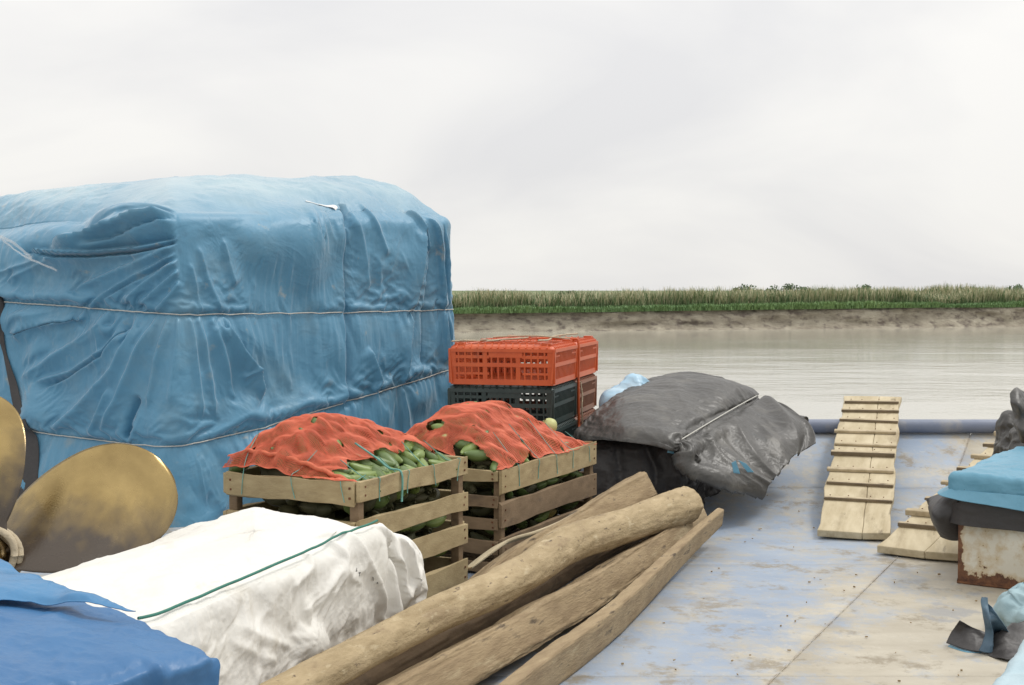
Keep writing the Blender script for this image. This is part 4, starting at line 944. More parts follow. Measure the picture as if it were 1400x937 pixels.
def net(md, name, label, loc, exposed, seed, cell, thread, m_='net'):
    na, nb = int(md.L / cell), int(md.W / cell); a, b = np.meshgrid(np.linspace(-0.02, md.L + 0.02, na), np.linspace(-0.02, md.W + 0.02, nb), indexing='ij')
    wob = np.stack([a * 14, b * 14, 0 * a + seed], -1); fine_ = np.stack([a * 70, b * 70, 0 * a + seed], -1)
    a = a + 0.010 * noise(wob) + 0.0022 * noise(fine_); b = b + 0.010 * noise(wob + 7) + 0.0022 * noise(fine_ + 9)
    Z = md.z(a, b) - 0.004; top_ = Z.copy()
    for (q, ax, L_, r_) in HEAP[id(md)]:            # the net rests on every fruit below it
        d = q[:2] - md.n; fa, fb = d.dot(U), -d.dot(V); ca, cb = ax[:2].dot(U), -ax[:2].dot(V); nl = math.hypot(ca, cb) + 1e-6; ca, cb = ca / nl, cb / nl
        al, ac = (a - fa) * ca + (b - fb) * cb, -(a - fa) * cb + (b - fb) * ca
        e = 1 - (al / (L_ * .5)) ** 2 - (ac / r_) ** 2; h = np.where(e > 0, q[2] + r_ * np.sqrt(np.clip(e, 0, 1)), -9); top_ = np.maximum(top_, h)
    Zs = smooth2(top_, int(0.30 / cell)); Z = Zs + 0.30 * (smooth2(top_, 3) - Zs) + 0.012 + 0.004 * crumple(np.stack([a * 6, b * 5, 0 * a + seed], -1))
    edge = np.minimum(np.minimum(a, md.L - a), np.minimum(b, md.W - b)); Z = np.where(edge < 0.03, np.maximum(Z, md.H + 0.006 + 0.004 * noise(wob * 3)), Z)
    xy = md.n + a[..., None] * U - b[..., None] * V; P = np.concatenate([xy, Z[..., None]], -1)
    ex = exposed(a, b) + 0.010 * fbm(np.stack([a * 26, b * 26, 0 * a + seed], -1), 3)
    hole = fbm(np.stack([a * 17, b * 17, 0 * a + seed + 30], -1), 2) > 0.95
    keep = (ex < 0) & ~hole
    fc = grid_faces(na, nb); k = keep.ravel(); fc = fc[k[fc].all(1)]
    used = np.unique(fc); mp_ = -np.ones(na * nb, int); mp_[used] = np.arange(len(used))
    o = mk(name, P.reshape(-1, 3)[used], mp_[fc], M[m_], None, True, loc)
    w = o.modifiers.new('threads', 'WIREFRAME'); w.thickness = thread; w.use_replace = True; w.use_even_offset = False; w.use_boundary = True
    return props(o, label, 'net', 'orange nets over the fruit crates'), P, keep
md1 = Mound(c1n, c1L, c1W, c1H, [(0.30, 0.50, 0.32, 0.26, 0.20), (0.62, 0.42, 0.26, 0.22, 0.12), (0.85, 0.30, 0.20, 0.2, 0.07), (0.10, 0.62, 0.2, 0.2, 0.02)], -0.015)
md2 = Mound(c2n, c2L, c2W, c2H, [(0.45, 0.42, 0.42, 0.30, 0.23), (0.85, 0.35, 0.35, 0.25, 0.13), (0.12, 0.55, 0.25, 0.25, 0.07), (0.2, 0.2, 0.25, 0.2, 0.04)], 0.01)
def exp1(a, b):   # bare fruit along the starboard edge
    return 0.20 - b - 0.35 * np.clip(0.06 - a, 0, 1) * 8 - 0.12 * np.clip(a - 0.62, 0, 1) - 0.07 * np.sin(a * 13) ** 2
def exp2(a, b):
    e = np.maximum(0.055 - np.hypot((a - 0.02) / 1.0, (b - 0.20) / 1.6), 0.042 - np.hypot(a - 0.12, (b - 0.46) / 1.3)); e = np.maximum(e, 0.075 - np.hypot((a - 0.0), (b - 0.14) / 2.0) - 0.02)
    return e
def fill(md, label, group, pool, sc, na, nb, side_rows, exposed):
    cnt = 0; HEAP[id(md)] = []
    for i in range(na):
        for j in range(nb):
            a = (i + 0.5 + random.uniform(-.5, .5)) * md.L / na; b = (j + 0.5 + random.uniform(-.5, .5)) * md.W / nb
            a = min(max(a, 0.045), md.L - 0.045); b = min(max(b, 0.05), md.W - 0.04)
            p = md.p(np.array(a), np.array(b), random.uniform(-0.022, -0.002)); g1 = md.p(np.array(a + .02), np.array(b)) - md.p(np.array(a), np.array(b)); g2 = md.p(np.array(a), np.array(b + .02)) - md.p(np.array(a), np.array(b))
            up = np.cross(g1, g2); up *= np.sign(up[2]); up /= np.linalg.norm(up); th = random.gauss(0.9, 0.9); ax = np.append(U * math.cos(th) + V * math.sin(th), 0); ax = ax - up * ax.dot(up)
            f_ = sc * random.uniform(0.78, 1.2); put_fruit(p, ax, up, pool, f_, label, group); HEAP[id(md)].append((p, ax / np.linalg.norm(ax), 0.125 * f_, 0.029 * f_)); cnt += 1
    for (z, n) in side_rows:                     # fruit showing between the boards
        for i in range(n):
            a = (i + random.uniform(0.2, 0.8)) * (md.L - 0.12) / n + 0.06; p = np.append(md.n + U * a - V * (0.07 + random.uniform(0, .03)), z + random.uniform(-.02, .02))
            th = random.uniform(0, 3.1); put_fruit(p, np.append(U * math.cos(th) * .6 + V * math.sin(th), random.uniform(-.3, .3)), (0, 0, 1), pool, sc * random.uniform(.85, 1.1), label, group); cnt += 1
    return cnt
fill(md1, 'tapering fruit heaped in the front wooden crate', 'fruit in the front crate', [0, 0, 3, 1, 2, 1, 3, 4, 5], 1.08, 12, 10, [(0.55, 5), (0.39, 5), (0.21, 4)], exp1)
fill(md2, 'tapering fruit heaped in the rear wooden crate', 'fruit in the rear crate', [0, 1, 4, 3, 0, 7, 5, 6], 1.05, 12, 9, [(0.40, 7), (0.22, 5)], exp2)
net1, nP1, nk1 = net(md1, 'fruit_net', 'orange net pulled back to bare green fruit on the front wooden crate', (*c1n, c1H), exp1, 1.0, 0.0048, 0.0037)
net2, nP2, nk2 = net(md2, 'fruit_net', 'orange net stretched right over the heap on the rear wooden crate', (*c2n, c2H), exp2, 5.0, 0.0060, 0.0040)
mel = fruit_mesh('melon', 0.10, 0.052, 0.0, 14, 11); mel.materials.append(mat('melon_rind', [(0.42, 0.44, 0.16), (0.56, 0.56, 0.26)], 6, rough=0.5, bump=0.1))
mo = bpy.data.objects.new('melon', mel); C.objects.link(mo); mp_ = md2.p(np.array(1.16), np.array(0.24), 0.05); mo.location = mp_; mo.rotation_euler = (0.5, 0.9, 0.4)
props(mo, 'pale yellow round melon pushed through the net at the back of the rear crate', 'melon')
def pile(md, loc, n):
    """the packed fruit below the top layer, too buried to count"""
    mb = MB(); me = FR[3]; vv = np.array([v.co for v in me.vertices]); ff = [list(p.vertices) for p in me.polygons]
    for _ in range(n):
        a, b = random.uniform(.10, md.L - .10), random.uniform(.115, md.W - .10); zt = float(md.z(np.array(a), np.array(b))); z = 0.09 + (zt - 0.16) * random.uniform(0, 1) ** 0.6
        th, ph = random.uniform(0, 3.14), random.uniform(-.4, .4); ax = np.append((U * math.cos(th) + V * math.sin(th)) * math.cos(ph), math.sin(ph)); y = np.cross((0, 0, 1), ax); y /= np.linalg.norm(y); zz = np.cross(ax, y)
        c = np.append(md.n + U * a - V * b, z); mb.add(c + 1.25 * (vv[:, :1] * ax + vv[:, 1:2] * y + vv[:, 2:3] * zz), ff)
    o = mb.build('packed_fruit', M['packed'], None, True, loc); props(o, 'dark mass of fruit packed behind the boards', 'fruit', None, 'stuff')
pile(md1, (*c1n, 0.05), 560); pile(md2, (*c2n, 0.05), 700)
# lacing strings over the top boards
def strings(parent, md, n_side, n_front, P):
    for k in range(n_side):
        a = md.L * (0.14 + 0.78 * k / max(1, n_side - 1)) + random.uniform(-.02, .02); x0 = md.n + U * a + V * 0.024
        slant = random.uniform(-0.05, 0.05)
        top = md.p(np.array(a + slant), np.array(random.uniform(0.10, 0.2)), 0.05); pts = [top, md.p(np.array(a + slant * .4), np.array(0.03), 0.02), np.append(x0, md.H + 0.004), np.append(x0 + U * slant * 0.3, md.H - 0.04), np.append(x0 + U * slant * .6, md.H - random.uniform(0.085, 0.11))]
        tube('lacing_string', spline(pts, 14), 0.0020, M['teal'], parent, 5)
    for k in range(n_front):
        b = md.W * (0.10 + 0.75 * k / max(1, n_front - 1)); x0 = md.n - V * b - U * 0.024; sl = random.uniform(-.05, .05)
        pts = [md.p(np.array(0.12), np.array(b + sl), 0.05), md.p(np.array(0.02), np.array(b + sl * .5), 0.03), np.append(x0, md.H + 0.004), np.append(x0 - V * sl * .5, md.H - 0.09)]
        tube('lacing_string', spline(pts, 14), 0.0019, M['teal'], parent, 5)
strings(net1, md1, 4, 3, nP1); strings(net2, md2, 5, 0, nP2)
# knotted teal hanks hanging in front of the bare fruit
a_ = 0.33
tube('lacing_string', spline([md1.p(np.array(a_), np.array(.22), .06), md1.p(np.array(a_), np.array(.10), .055), md1.p(np.array(a_ - .01), np.array(.03), .05), np.append(md1.n + U * a_ + V * .026, md1.H), np.append(md1.n + U * a_ + V * .026, md1.H - .13)], 20), 0.005, M['teal'], net1, 6)
# rolled hem of the front net
hem = spline([nP1[10, 122], nP1[10, 94], nP1[10, 62], nP1[10, 28], md1.p(np.array(0.03), np.array(0.0), 0.035)], 40) + np.array([0, 0, 0.008]); hem[:, 2] += 0.004 * np.sin(np.arange(40) * 1.3)
M['netroll'] = mat('net_roll', [(0.50, 0.10, 0.045), (0.62, 0.15, 0.07)], 40, rough=0.7, bump=0.6, bscale=90)
tube('net_hem', hem, 0.011, M['netroll'], net1, 8)

# ------------------------------------------------------------------ plastic crates, stacked in fours
pd = np.array([0.242, 0.970]); pw = np.array([-0.970, 0.242])
def plastic_crate(near, z, mcol, label, L=0.765, Wd=0.71, H=0.262, lid=True, group='plastic crates in the stack'):
    n = np.array(near); cx = n + pd * L / 2 + pw * Wd / 2
    t = thing('plastic_crate', label, 'crate', (cx[0], cx[1], z), group)
    def q(a, b, h, ins=0.0): return np.append(n + pd * a + pw * b, z + h)
    def side(name, p0, p1, inward, ribs, kind):
        """one wall: bands, ribs, cross bars"""
        mb = MB(); e = p1 - p0; Ls = np.linalg.norm(e); e /= Ls
        taper = lambda h: inward * 0.018 * (1 - h / H)
        def at_(s_, h): return p0 + e * s_ + np.array([0, 0, h]) + taper(h)
        nrm = tuple(inward)
        for (h, hh, th) in ((0.018, 0.036, 0.016), (H * 0.50, 0.026, 0.014), (H - 0.036, 0.022, 0.018)):
            mb.bar(at_(0.012, h), at_(Ls - 0.012, h), th, hh)
        xs = np.linspace(0.02, Ls - 0.02, ribs)
        for i, x in enumerate(xs):
            wd = 0.05 if i in (0, ribs - 1) else (0.030 if (kind == 'front' and i in (ribs // 3, ribs * 2 // 3)) else 0.010)
            mb.bar(at_(x, 0.01), at_(x, H - 0.03), wd, 0.012, up=nrm)
        if kind == 'front':
            for x0, x1 in ((0.05, 0.30), (0.62, 0.95)):
                for h in (H * 0.28, H * 0.70): mb.bar(at_(Ls * x0, h), at_(Ls * x1, h), 0.010, 0.014 if h < H / 2 else 0.02)
            mb.bar(at_(Ls * 0.30, H * 0.78), at_(Ls * 0.62, H * 0.78), 0.011, 0.05)
        else:
            for h in (H * 0.72,): mb.bar(at_(Ls * 0.02, h), at_(Ls * 0.22, h), 0.010, 0.01); mb.bar(at_(Ls * 0.78, h), at_(Ls * 0.98, h), 0.010, 0.01)
        return mb.build(name, mcol, t)
    iu, iv = np.append(pd, 0), np.append(pw, 0)
    side('side_panel', q(0, 0, 0), q(L, 0, 0), iv, 19, 'side'); side('side_panel', q(0, Wd, 0), q(L, Wd, 0), -iv, 19, 'side')
    side('end_panel', q(0, 0, 0), q(0, Wd, 0), iu, 16, 'front'); side('end_panel', q(L, 0, 0), q(L, Wd, 0), -iu, 16, 'front')
    # rounded, ribbed rim sloping in to the lid
    mb = MB(); rr = 0.035
    cor = [(0, 0, 0, 0), (L, 0, 1, 0), (L, Wd, 1, 1), (0, Wd, 0, 1)]
    ring = []
    for (h, ins) in ((H - 0.048, -0.002), (H - 0.028, 0.0), (H - 0.010, 0.012), (H, 0.035), (H, 0.075), (H - 0.012, 0.075)):
        row = []
        for (a, b, fa, fb) in cor:
            for k in range(5):
                an = math.pi / 2 * k / 4
                da = rr * (1 - math.sin(an + 0)) ; db = rr * (1 - math.cos(an))
                order = (da, db)
                sa = 1 if fa == 0 else -1; sb = 1 if fb == 0 else -1
                kk = k if (fa == fb) else 4 - k
                an = math.pi / 2 * kk / 4
                row.append(q(a + sa * (ins + rr * (1 - math.cos(an))), b + sb * (ins + rr * (1 - math.sin(an))), h))
        ring.append(row)
    Rg = np.array(ring); m_ = Rg.shape[1]
    mb.add(Rg.reshape(-1, 3), grid_faces(len(ring), m_, closed_m=True).tolist())
    for i in range(15):
        a = 0.05 + (L - 0.10) * i / 14
        for b, s_ in ((0, 1), (Wd, -1)): mb.bar(q(a, b + s_ * 0.001, H - 0.022), q(a, b + s_ * 0.036, H + 0.004), 0.008, 0.01)
    for i in range(14):
        b = 0.05 + (Wd - 0.10) * i / 13
        for a, s_ in ((0, 1), (L, -1)): mb.bar(q(a + s_ * 0.001, b, H - 0.022), q(a + s_ * 0.036, b, H + 0.004), 0.008, 0.01)
    o = mb.build('rim', mcol, t); fix_normals(o)
    if lid:
        mb = MB()
        for a in (0.085, L * 0.30, L * 0.70, L - 0.085): mb.bar(q(a, 0.07, H - 0.004), q(a, Wd - 0.07, H - 0.004), 0.03, 0.012)
        for b in np.linspace(0.09, Wd - 0.09, 9): mb.bar(q(0.08, b, H - 0.006), q(L * 0.30, b, H - 0.006), 0.012, 0.009); mb.bar(q(L * 0.70, b, H - 0.006), q(L - 0.08, b, H - 0.006), 0.012, 0.009)
        for b in (Wd * .22, Wd * .78): mb.bar(q(L * .3, b, H), q(L * .7, b, H), 0.02, 0.012)
        mb.build('lid', mcol, t)
        mb = MB()
        for a in (L * .32, L * .68): mb.bar(q(a, Wd * .24, H + .002), q(a, Wd * .76, H + .002), 0.014, 0.012)
        for b in np.linspace(Wd * .25, Wd * .75, 7): mb.bar(q(L * .31, b, H + .003), q(L * .69, b, H + .003), 0.008, 0.01)
        mb.build('hatch', mcol, t)
    mb = MB()
    for a in np.linspace(0.03, L - 0.03, 14): mb.bar(q(a, 0.02, 0.012), q(a, Wd - 0.02, 0.012), 0.016, 0.008)
    for b in np.linspace(0.03, Wd - 0.03, 8): mb.bar(q(0.02, b, 0.008), q(L - 0.02, b, 0.008), 0.014, 0.008)
    mb.build('floor_grid', mcol, t)
    mb = MB()
    for a in (0.06, L - 0.06):
        for b in (0.06, Wd - 0.06): mb.box(q(a, b, H + 0.006), iu * .03, iv * .03, (0, 0, .008))
    mb.build('stacking_lug', mcol, t)
    return t
pn = np.array([0.268, 8.75]); PZ0, PH = 0.085, 0.264
lv = [('dark green plastic crate at the bottom of the front stack, hidden behind netted fruit', 'brown plastic crate at the bottom of the far stack beside the black tarpaulin'),
      ('dark green plastic crate third from the top of the front stack', 'brown plastic crate third from the top of the far stack'),
      ('dark green plastic crate directly under the nearer orange crate', 'brown plastic crate directly under the far orange crate'),
      ('bright orange plastic crate on top of the front stack, nearer the netted fruit', 'bright orange plastic crate on top of the far stack, nearer the river')]
PZ0 = 0.88 - 3 * 0.266
for lev in range(4):
    for k in range(2):
        nn_ = pn + pd * (0.782 * k) + pw * (0.006 * ((lev * 7 + k * 3) % 3 - 1)) + (pd * 0.02 if lev < 3 else 0)
        mc = M['orange'] if lev == 3 else (M['greenplastic'] if k == 0 else M['brownplastic'])
        plastic_crate(nn_, PZ0 + lev * 0.266, mc, lv[lev][k])
mb = MB()
for (a, b) in ((0.1, 0.1), (1.45, 0.1), (0.1, 0.6), (1.45, 0.6), (0.77, 0.35)):
    pass
pallet = thing('wooden_pallet', 'low timber pallet bearing the plastic crate stacks', 'pallet', (*(pn + pd * .77 + pw * .35), 0))
for b in (0.06, 0.35, 0.64):
    mb = MB(); p0, p1 = pn + pd * 0.0 + pw * b, pn + pd * 1.56 + pw * b
    mb.box(np.append((p0 + p1) / 2, 0.027), np.append(pd, 0) * .78, np.append(pw, 0) * .04, (0, 0, .027)); mb.build('bearer', M['slatdark'], pallet)
for a in np.linspace(0.06, 1.5, 9):
    mb = MB(); mb.box(np.append(pn + pd * a + pw * .35, 0.066), np.append(pd, 0) * .05, np.append(pw, 0) * .36, (0, 0, .010)); mb.build('board', M['slatdark'], pallet)
# cords tying the top crates
tcord = thing('crate_cord', 'pale cord lashed over the two orange crates and hanging down between stacks', 'cord', (*(pn + pd * .77), 1.14))
zt = PZ0 + 4 * 0.266 + 0.012
seamp = pn + pd * 0.775 - pw * 0.012
tube('cord_strand', spline([np.append(seamp + pw * .30, zt), np.append(seamp + pw * .05, zt), np.append(seamp, zt - .03), np.append(seamp, zt - .27), np.append(seamp + pd * .01, zt - .42), np.append(seamp + pd * .02, zt - .62)], 30), 0.009, M['orange'], tcord, 6)
tube('cord_strand', spline([np.append(seamp + pd * .02 - pw * .01, zt - .30), np.append(seamp + pd * .04 - pw * .02, zt - .40), np.append(seamp + pd * .025 - pw * .02, zt - .48), np.append(seamp + pd * .05 - pw * .02, zt - .6)], 20), 0.006, M['rope'], tcord, 6)
for (pa) in ([(0.05, 0.70), (0.30, 0.50), (0.55, 0.30)], [(0.02, 0.45), (0.12, 0.52), (0.2, 0.45), (0.12, 0.38)], [(0.0, 0.10), (0.5, 0.14), (0.9, 0.18), (1.4, 0.12)], [(0.62, 0.02), (0.7, 0.3), (0.75, 0.6)], [(0.2, 0.62), (0.1, 0.66), (0.02, 0.60), (0.1, 0.55)]):
    tube('cord_strand', spline([np.append(pn + pd * a + pw * b, zt + 0.012 + 0.01 * math.sin(9 * a + 5 * b)) for a, b in pa], 24), 0.006, M['rope'], tcord, 6)

# ------------------------------------------------------------------ timbers
def timber(name, label, pts, rad, m_, ecap, sec=(1, 1, 2.0), roll=0.0, rough=0.10, groove=0.05, n=260, k=64, seed=0.0, cat='log', group='timbers lying on the deck', gouge=(), flake=0.04):
    p = spline(pts, n); t = np.gradient(p, axis=0); L = np.concatenate([[0], np.cumsum(np.linalg.norm(np.diff(p, axis=0), axis=1))]); t /= np.linalg.norm(t, axis=1)[:, None]
    r = np.interp(np.linspace(0, 1, n), np.linspace(0, 1, len(rad)), rad)
    x = np.cross(t, (0, 0, 1)); x /= np.linalg.norm(x, axis=1)[:, None]; y = np.cross(x, t)
    c, s = math.cos(roll), math.sin(roll); x, y = c * x + s * y, -s * x + c * y
    a = np.linspace(0, 2 * math.pi, k, endpoint=False); ex = 2.0 / sec[2]
    ca, sa = np.sign(np.cos(a)) * np.abs(np.cos(a)) ** ex, np.sign(np.sin(a)) * np.abs(np.sin(a)) ** ex
    A, LL = np.meshgrid(a, L)
    q = np.stack([np.cos(A) * 1.2, np.sin(A) * 1.2, LL * 1.7], -1) + seed
    d = rough * fbm(q * 0.9, 3) + groove * crumple(np.stack([np.cos(A) * 3.2, np.sin(A) * 3.2, LL * 0.9], -1) + seed, 3) * 0.5 + 0.03 * fbm(np.stack([np.cos(A) * 6, np.sin(A) * 6, LL * 9], -1) + seed, 3) + flake * np.clip(crumple(np.stack([np.cos(A) * 2.6, np.sin(A) * 2.6, LL * 2.2], -1) + seed, 3) - 0.5, -0.6, 1)
    for (ga, gl, wa, wl2, dep) in gouge:
        da = np.angle(np.exp(1j * (A - ga))); d -= dep * np.exp(-(da / wa) ** 2 - ((LL - gl) / wl2) ** 2)
    rr = r[:, None] * (1 + d)
    P = p[:, None] + rr[..., None] * (sec[0] * ca[None, :, None] * x[:, None] + sec[1] * sa[None, :, None] * y[:, None])
    zf = np.vectorize(deck_z)(P[..., 1]); P[..., 2] = np.maximum(P[..., 2], zf + 0.004)
    o_ = thing(name, label, cat, (*p[n // 2][:2], 0), group)
    mk('bark' if 'round' in label else 'hewn_face', P.reshape(-1, 3), grid_faces(n, k, closed_m=True)[:, ::-1], m_, o_)
    for e, sg in ((0, -1), (n - 1, 1)):
        ring = P[e]; cc = ring.mean(0); rows = [ring] + [cc + (ring - cc) * f + sg * t[e] * (0.012 * (1 - f) + 0.006 * noise(ring * 30 + f)[:, None]) for f in (0.8, 0.5, 0.2)]
        Q = np.array(rows); fc = grid_faces(4, k, closed_m=True).tolist() + [[3 * k + i for i in range(k)]]
        fix_normals(mk('cut_end', Q.reshape(-1, 3), fc, ecap, o_, smooth=False))
    return o_
pA = [atz(300, 1002, .29), atz(412, 937, .285), atz(517, 881, .28), atz(590, 843, .275), atz(668, 808, .27), atz(728, 777, .27), atz(782, 742, .275), atz(861, 717, .26), atz(937, 690, .255)]
timber('log', 'thick round barked log uppermost in the pile, running past the white bale', pA, [0.062, 0.062, 0.062, 0.066, 0.076, 0.080, 0.092, 0.090, 0.108], M['log'], M['cutend'], rough=0.055, groove=0.03, flake=0.015, seed=3.0, gouge=[(2.2, 2.0, .4, .06, .12), (1.5, 3.3, .5, .05, .10)])
pB = [atz(430, 1020, .10), atz(535, 965, .10), atz(628, 912, .10), atz(728, 855, .10), atz(790, 819, .10), atz(855, 775, .105), atz(905, 742, .11), atz(954, 707, .13)]
timber('log', 'rough split log with torn bark, second from the open deck', pB, [0.080, 0.080, 0.083, 0.084, 0.080, 0.072, 0.062, 0.052], M['hewn'], M['cutend'], sec=(1.05, 0.92, 7.0), roll=0.42, rough=0.05, groove=0.06, flake=0.03, seed=9.0,
       gouge=[(1.4, 2.6, .5, .12, .22), (1.9, 2.2, .4, .2, .15), (0.9, 3.2, .4, .1, .15), (1.6, 1.5, .5, .1, .12), (0.4, 3.0, .3, .3, .1)])
pC = [atz(610, 1030, .085), atz(741, 922, .085), atz(790, 886, .085), atz(840, 846, .088), atz(880, 808, .095), atz(917, 770, .105), atz(950, 738, .13), atz(984, 707, .175)]
timber('curved_plank', 'long curved hewn plank on edge, outermost against the open blue deck', pC, [0.074, 0.074, 0.074, 0.074, 0.072, 0.066, 0.060, 0.052], M['hewn'], M['cutend'], sec=(0.40, 1.0, 9.0), roll=-0.16, rough=0.035, groove=0.025, flake=0.015, seed=15.0, cat='plank', gouge=[(4.9, 4.35, .35, .06, .35), (3.6, 4.35, .4, .05, .15), (5.2, 5.3, .3, .08, .3)])
pD = [atz(640, 822, .10), atz(700, 772, .18), atz(760, 737, .23), atz(820, 700, .28), atz(874, 668, .33)]
timber('squared_beam', 'short squared beam with a split end, tilted behind the round log', pD, [0.06, 0.065, 0.07, 0.08, 0.088], M['hewn'], M['cutend'], sec=(1.0, 0.95, 7.0), roll=0.5, rough=0.05, groove=0.08, flake=0.03, seed=22.0, cat='beam', gouge=[(1.6, 1.35, .22, .25, .4), (1.9, 1.0, .2, .2, .25)])
pE = [atz(640, 778, .12), atz(685, 745, .20), atz(728, 730, .25), atz(765, 715, .29), atz(792, 700, .33)]
timber('bark_strip', 'thin pale curled bark strip leaning between rear crate and squared beam', pE, [0.03, 0.036, 0.036, 0.036, 0.026], M['plank'], M['cutend'], sec=(1.0, 0.26, 3.0), roll=0.35, rough=0.15, groove=0.08, seed=31.0, n=50, k=20, cat='bark')
# bearers that carry the near ends of the timbers
pF = [atz(400, 1000, .08), atz(500, 935, .08), atz(600, 878, .08), atz(700, 822, .08), atz(790, 770, .085), atz(870, 728, .10), atz(930, 698, .12)]
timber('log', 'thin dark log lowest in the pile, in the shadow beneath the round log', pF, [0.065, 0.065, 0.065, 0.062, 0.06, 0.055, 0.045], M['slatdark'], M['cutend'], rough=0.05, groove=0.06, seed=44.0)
for (q_, nm) in (((-0.35, 3.9), 0),):
    mb = MB(); mb.box((q_[0], q_[1], 0.045), np.append(V, 0) * 0.4, np.append(U, 0) * .05, (0, 0, .041))
    o = bevel(mb.build('timber_bearer', M['slatdark'], None, loc=(q_[0], q_[1], 0)), 0.004); props(o, ['short squared bearer under the near ends of the logs', 'short squared bearer under the middle of the log pile'][nm], 'beam', 'bearers below the timbers')

# ------------------------------------------------------------------ cleated gangways
def gangway(label, p0, p1, side, width, marks, thick=0.045, split=0.55, wide_end=1.0, group='cleated gangways leaning on the bow pipe'):
    """p0 lower-left corner, p1 upper-left corner, side: unit vector to the other edge; marks: (fraction, depth, height, dark, overhang)"""
    p0, p1 = np.array(p0, float), np.array(p1, float); e = p1 - p0; L = np.linalg.norm(e); e /= L; side = np.array(side, float); side -= e * side.dot(e); side /= np.linalg.norm(side); up = np.cross(side, e); up *= np.sign(up[2])
    t = thing('gangway', label, 'gangway', tuple(p0), group)
    for (a, b) in ((0.0, split - 0.002), (split + 0.002, 1.0)):
        ns = 24; v = []
        for i in range(ns):
            f = i / (ns - 1); wv_ = width * (1 + (wide_end - 1) * f)
            for (s_, h) in ((a, 0), (b, 0), (b, thick), (a, thick)):
                edge = 0.008 * math.sin(f * 17 + s_ * 9) + 0.005 * math.sin(f * 41 + s_ * 5) if s_ in (0.0, 1.0) else 0.002 * math.sin(f * 40)
                rd = 0.012 if (i in (0, ns - 1) and s_ in (0.0, 1.0)) else 0
                v.append(p0 + e * (f * L + (0.006 * math.sin(s_ * 20) if i in (0, ns - 1) else 0) + (rd if i == 0 else -rd)) + side * (s_ * wv_ + edge) + up * h)
        o = fix_normals(mk('board', v, grid_faces(ns, 4, closed_m=True).tolist() + [[3, 2, 1, 0], [4 * (ns - 1) + k for k in range(4)]], M['plank'], t, smooth=False)); bevel(o, 0.006, 2)
    for (f, dp, hh, dark, ov) in marks:
        wv_ = width * (1 + (wide_end - 1) * f); sk_ = random.uniform(-.022, .022); hh = hh * random.uniform(0.55, 0.85)
        a_, b_ = p0 + e * (f * L) + side * (-ov) + up * (thick + hh / 2 + 0.001), p0 + e * (f * L + sk_) + side * (wv_ + ov * random.uniform(-0.6, 1.0)) + up * (thick + hh / 2 + 0.001)
        mb = MB(); mb.bar(a_, b_, dp, hh, up=tuple(up)); o = fix_normals(mb.build('cleat', M['cleat'], t)); o.data.materials.append(M['cleatshade']); bevel(o, 0.004)
        for pl in o.data.polygons:
            if pl.normal.dot(Vector(e)) < -0.7: pl.material_index = 1 if dark else 0  # shade painted on the cleat's lower face
    mb = MB()
    for (f, dp, hh, dark, ov) in marks:
        for s_ in (0.12, 0.36, 0.66, 0.9): mb.box(p0 + e * (f * L + random.uniform(-.006, .006)) + side * (width * (s_ + random.uniform(-.03, .03))) + up * (thick + hh + 0.002), e * .004, side * .004, up * .0016)
    props(mb.build('nail_heads', M['rust'], t), kind='stuff')
    return t
g0 = atz(1117, 735, 0.012); g1 = atd(1155, 548, 10.75)
gs = np.array([0.955, -0.297, 0])
marks = [(0.925, .035, .03, 1, -.01), (0.845, .035, .03, 1, .0), (0.765, .035, .03, 1, 0.0), (0.665, .04, .035, 0, .02), (0.565, .03, .03, 0, .0), (0.49, .045, .045, 1, .01), (0.375, .045, .035, 0, .015), (0.285, .03, .035, 1, .0), (0.185, .03, .03, 1, -.005)]
gangway('cleated wooden gangway lying in full view, its top resting on the bow pipe', g0, g1, gs, 0.425, marks, split=0.62)
h0 = atz(1198, 757, 0.012); h1 = atd(1392, 584, 10.3); h1 = h0 + (h1 - h0) * 1.06
hs = np.array([0.83, -0.555, 0])
marks2 = [(0.115, .035, .035, 1, .0), (0.185, .05, .045, 0, .03), (0.285, .045, .03, 1, .02), (0.395, .045, .04, 0, .03), (0.50, .045, .04, 1, .03), (0.60, .045, .04, 0, .03), (0.70, .045, .04, 1, .04), (0.80, .05, .045, 0, .05), (0.885, .045, .04, 0, .04), (0.95, .05, .045, 0, .05)]
gangway('cleated wooden gangway partly hidden behind the rusty tank under blue tarpaulin', h0, h1, hs, 0.46, marks2, split=0.60)

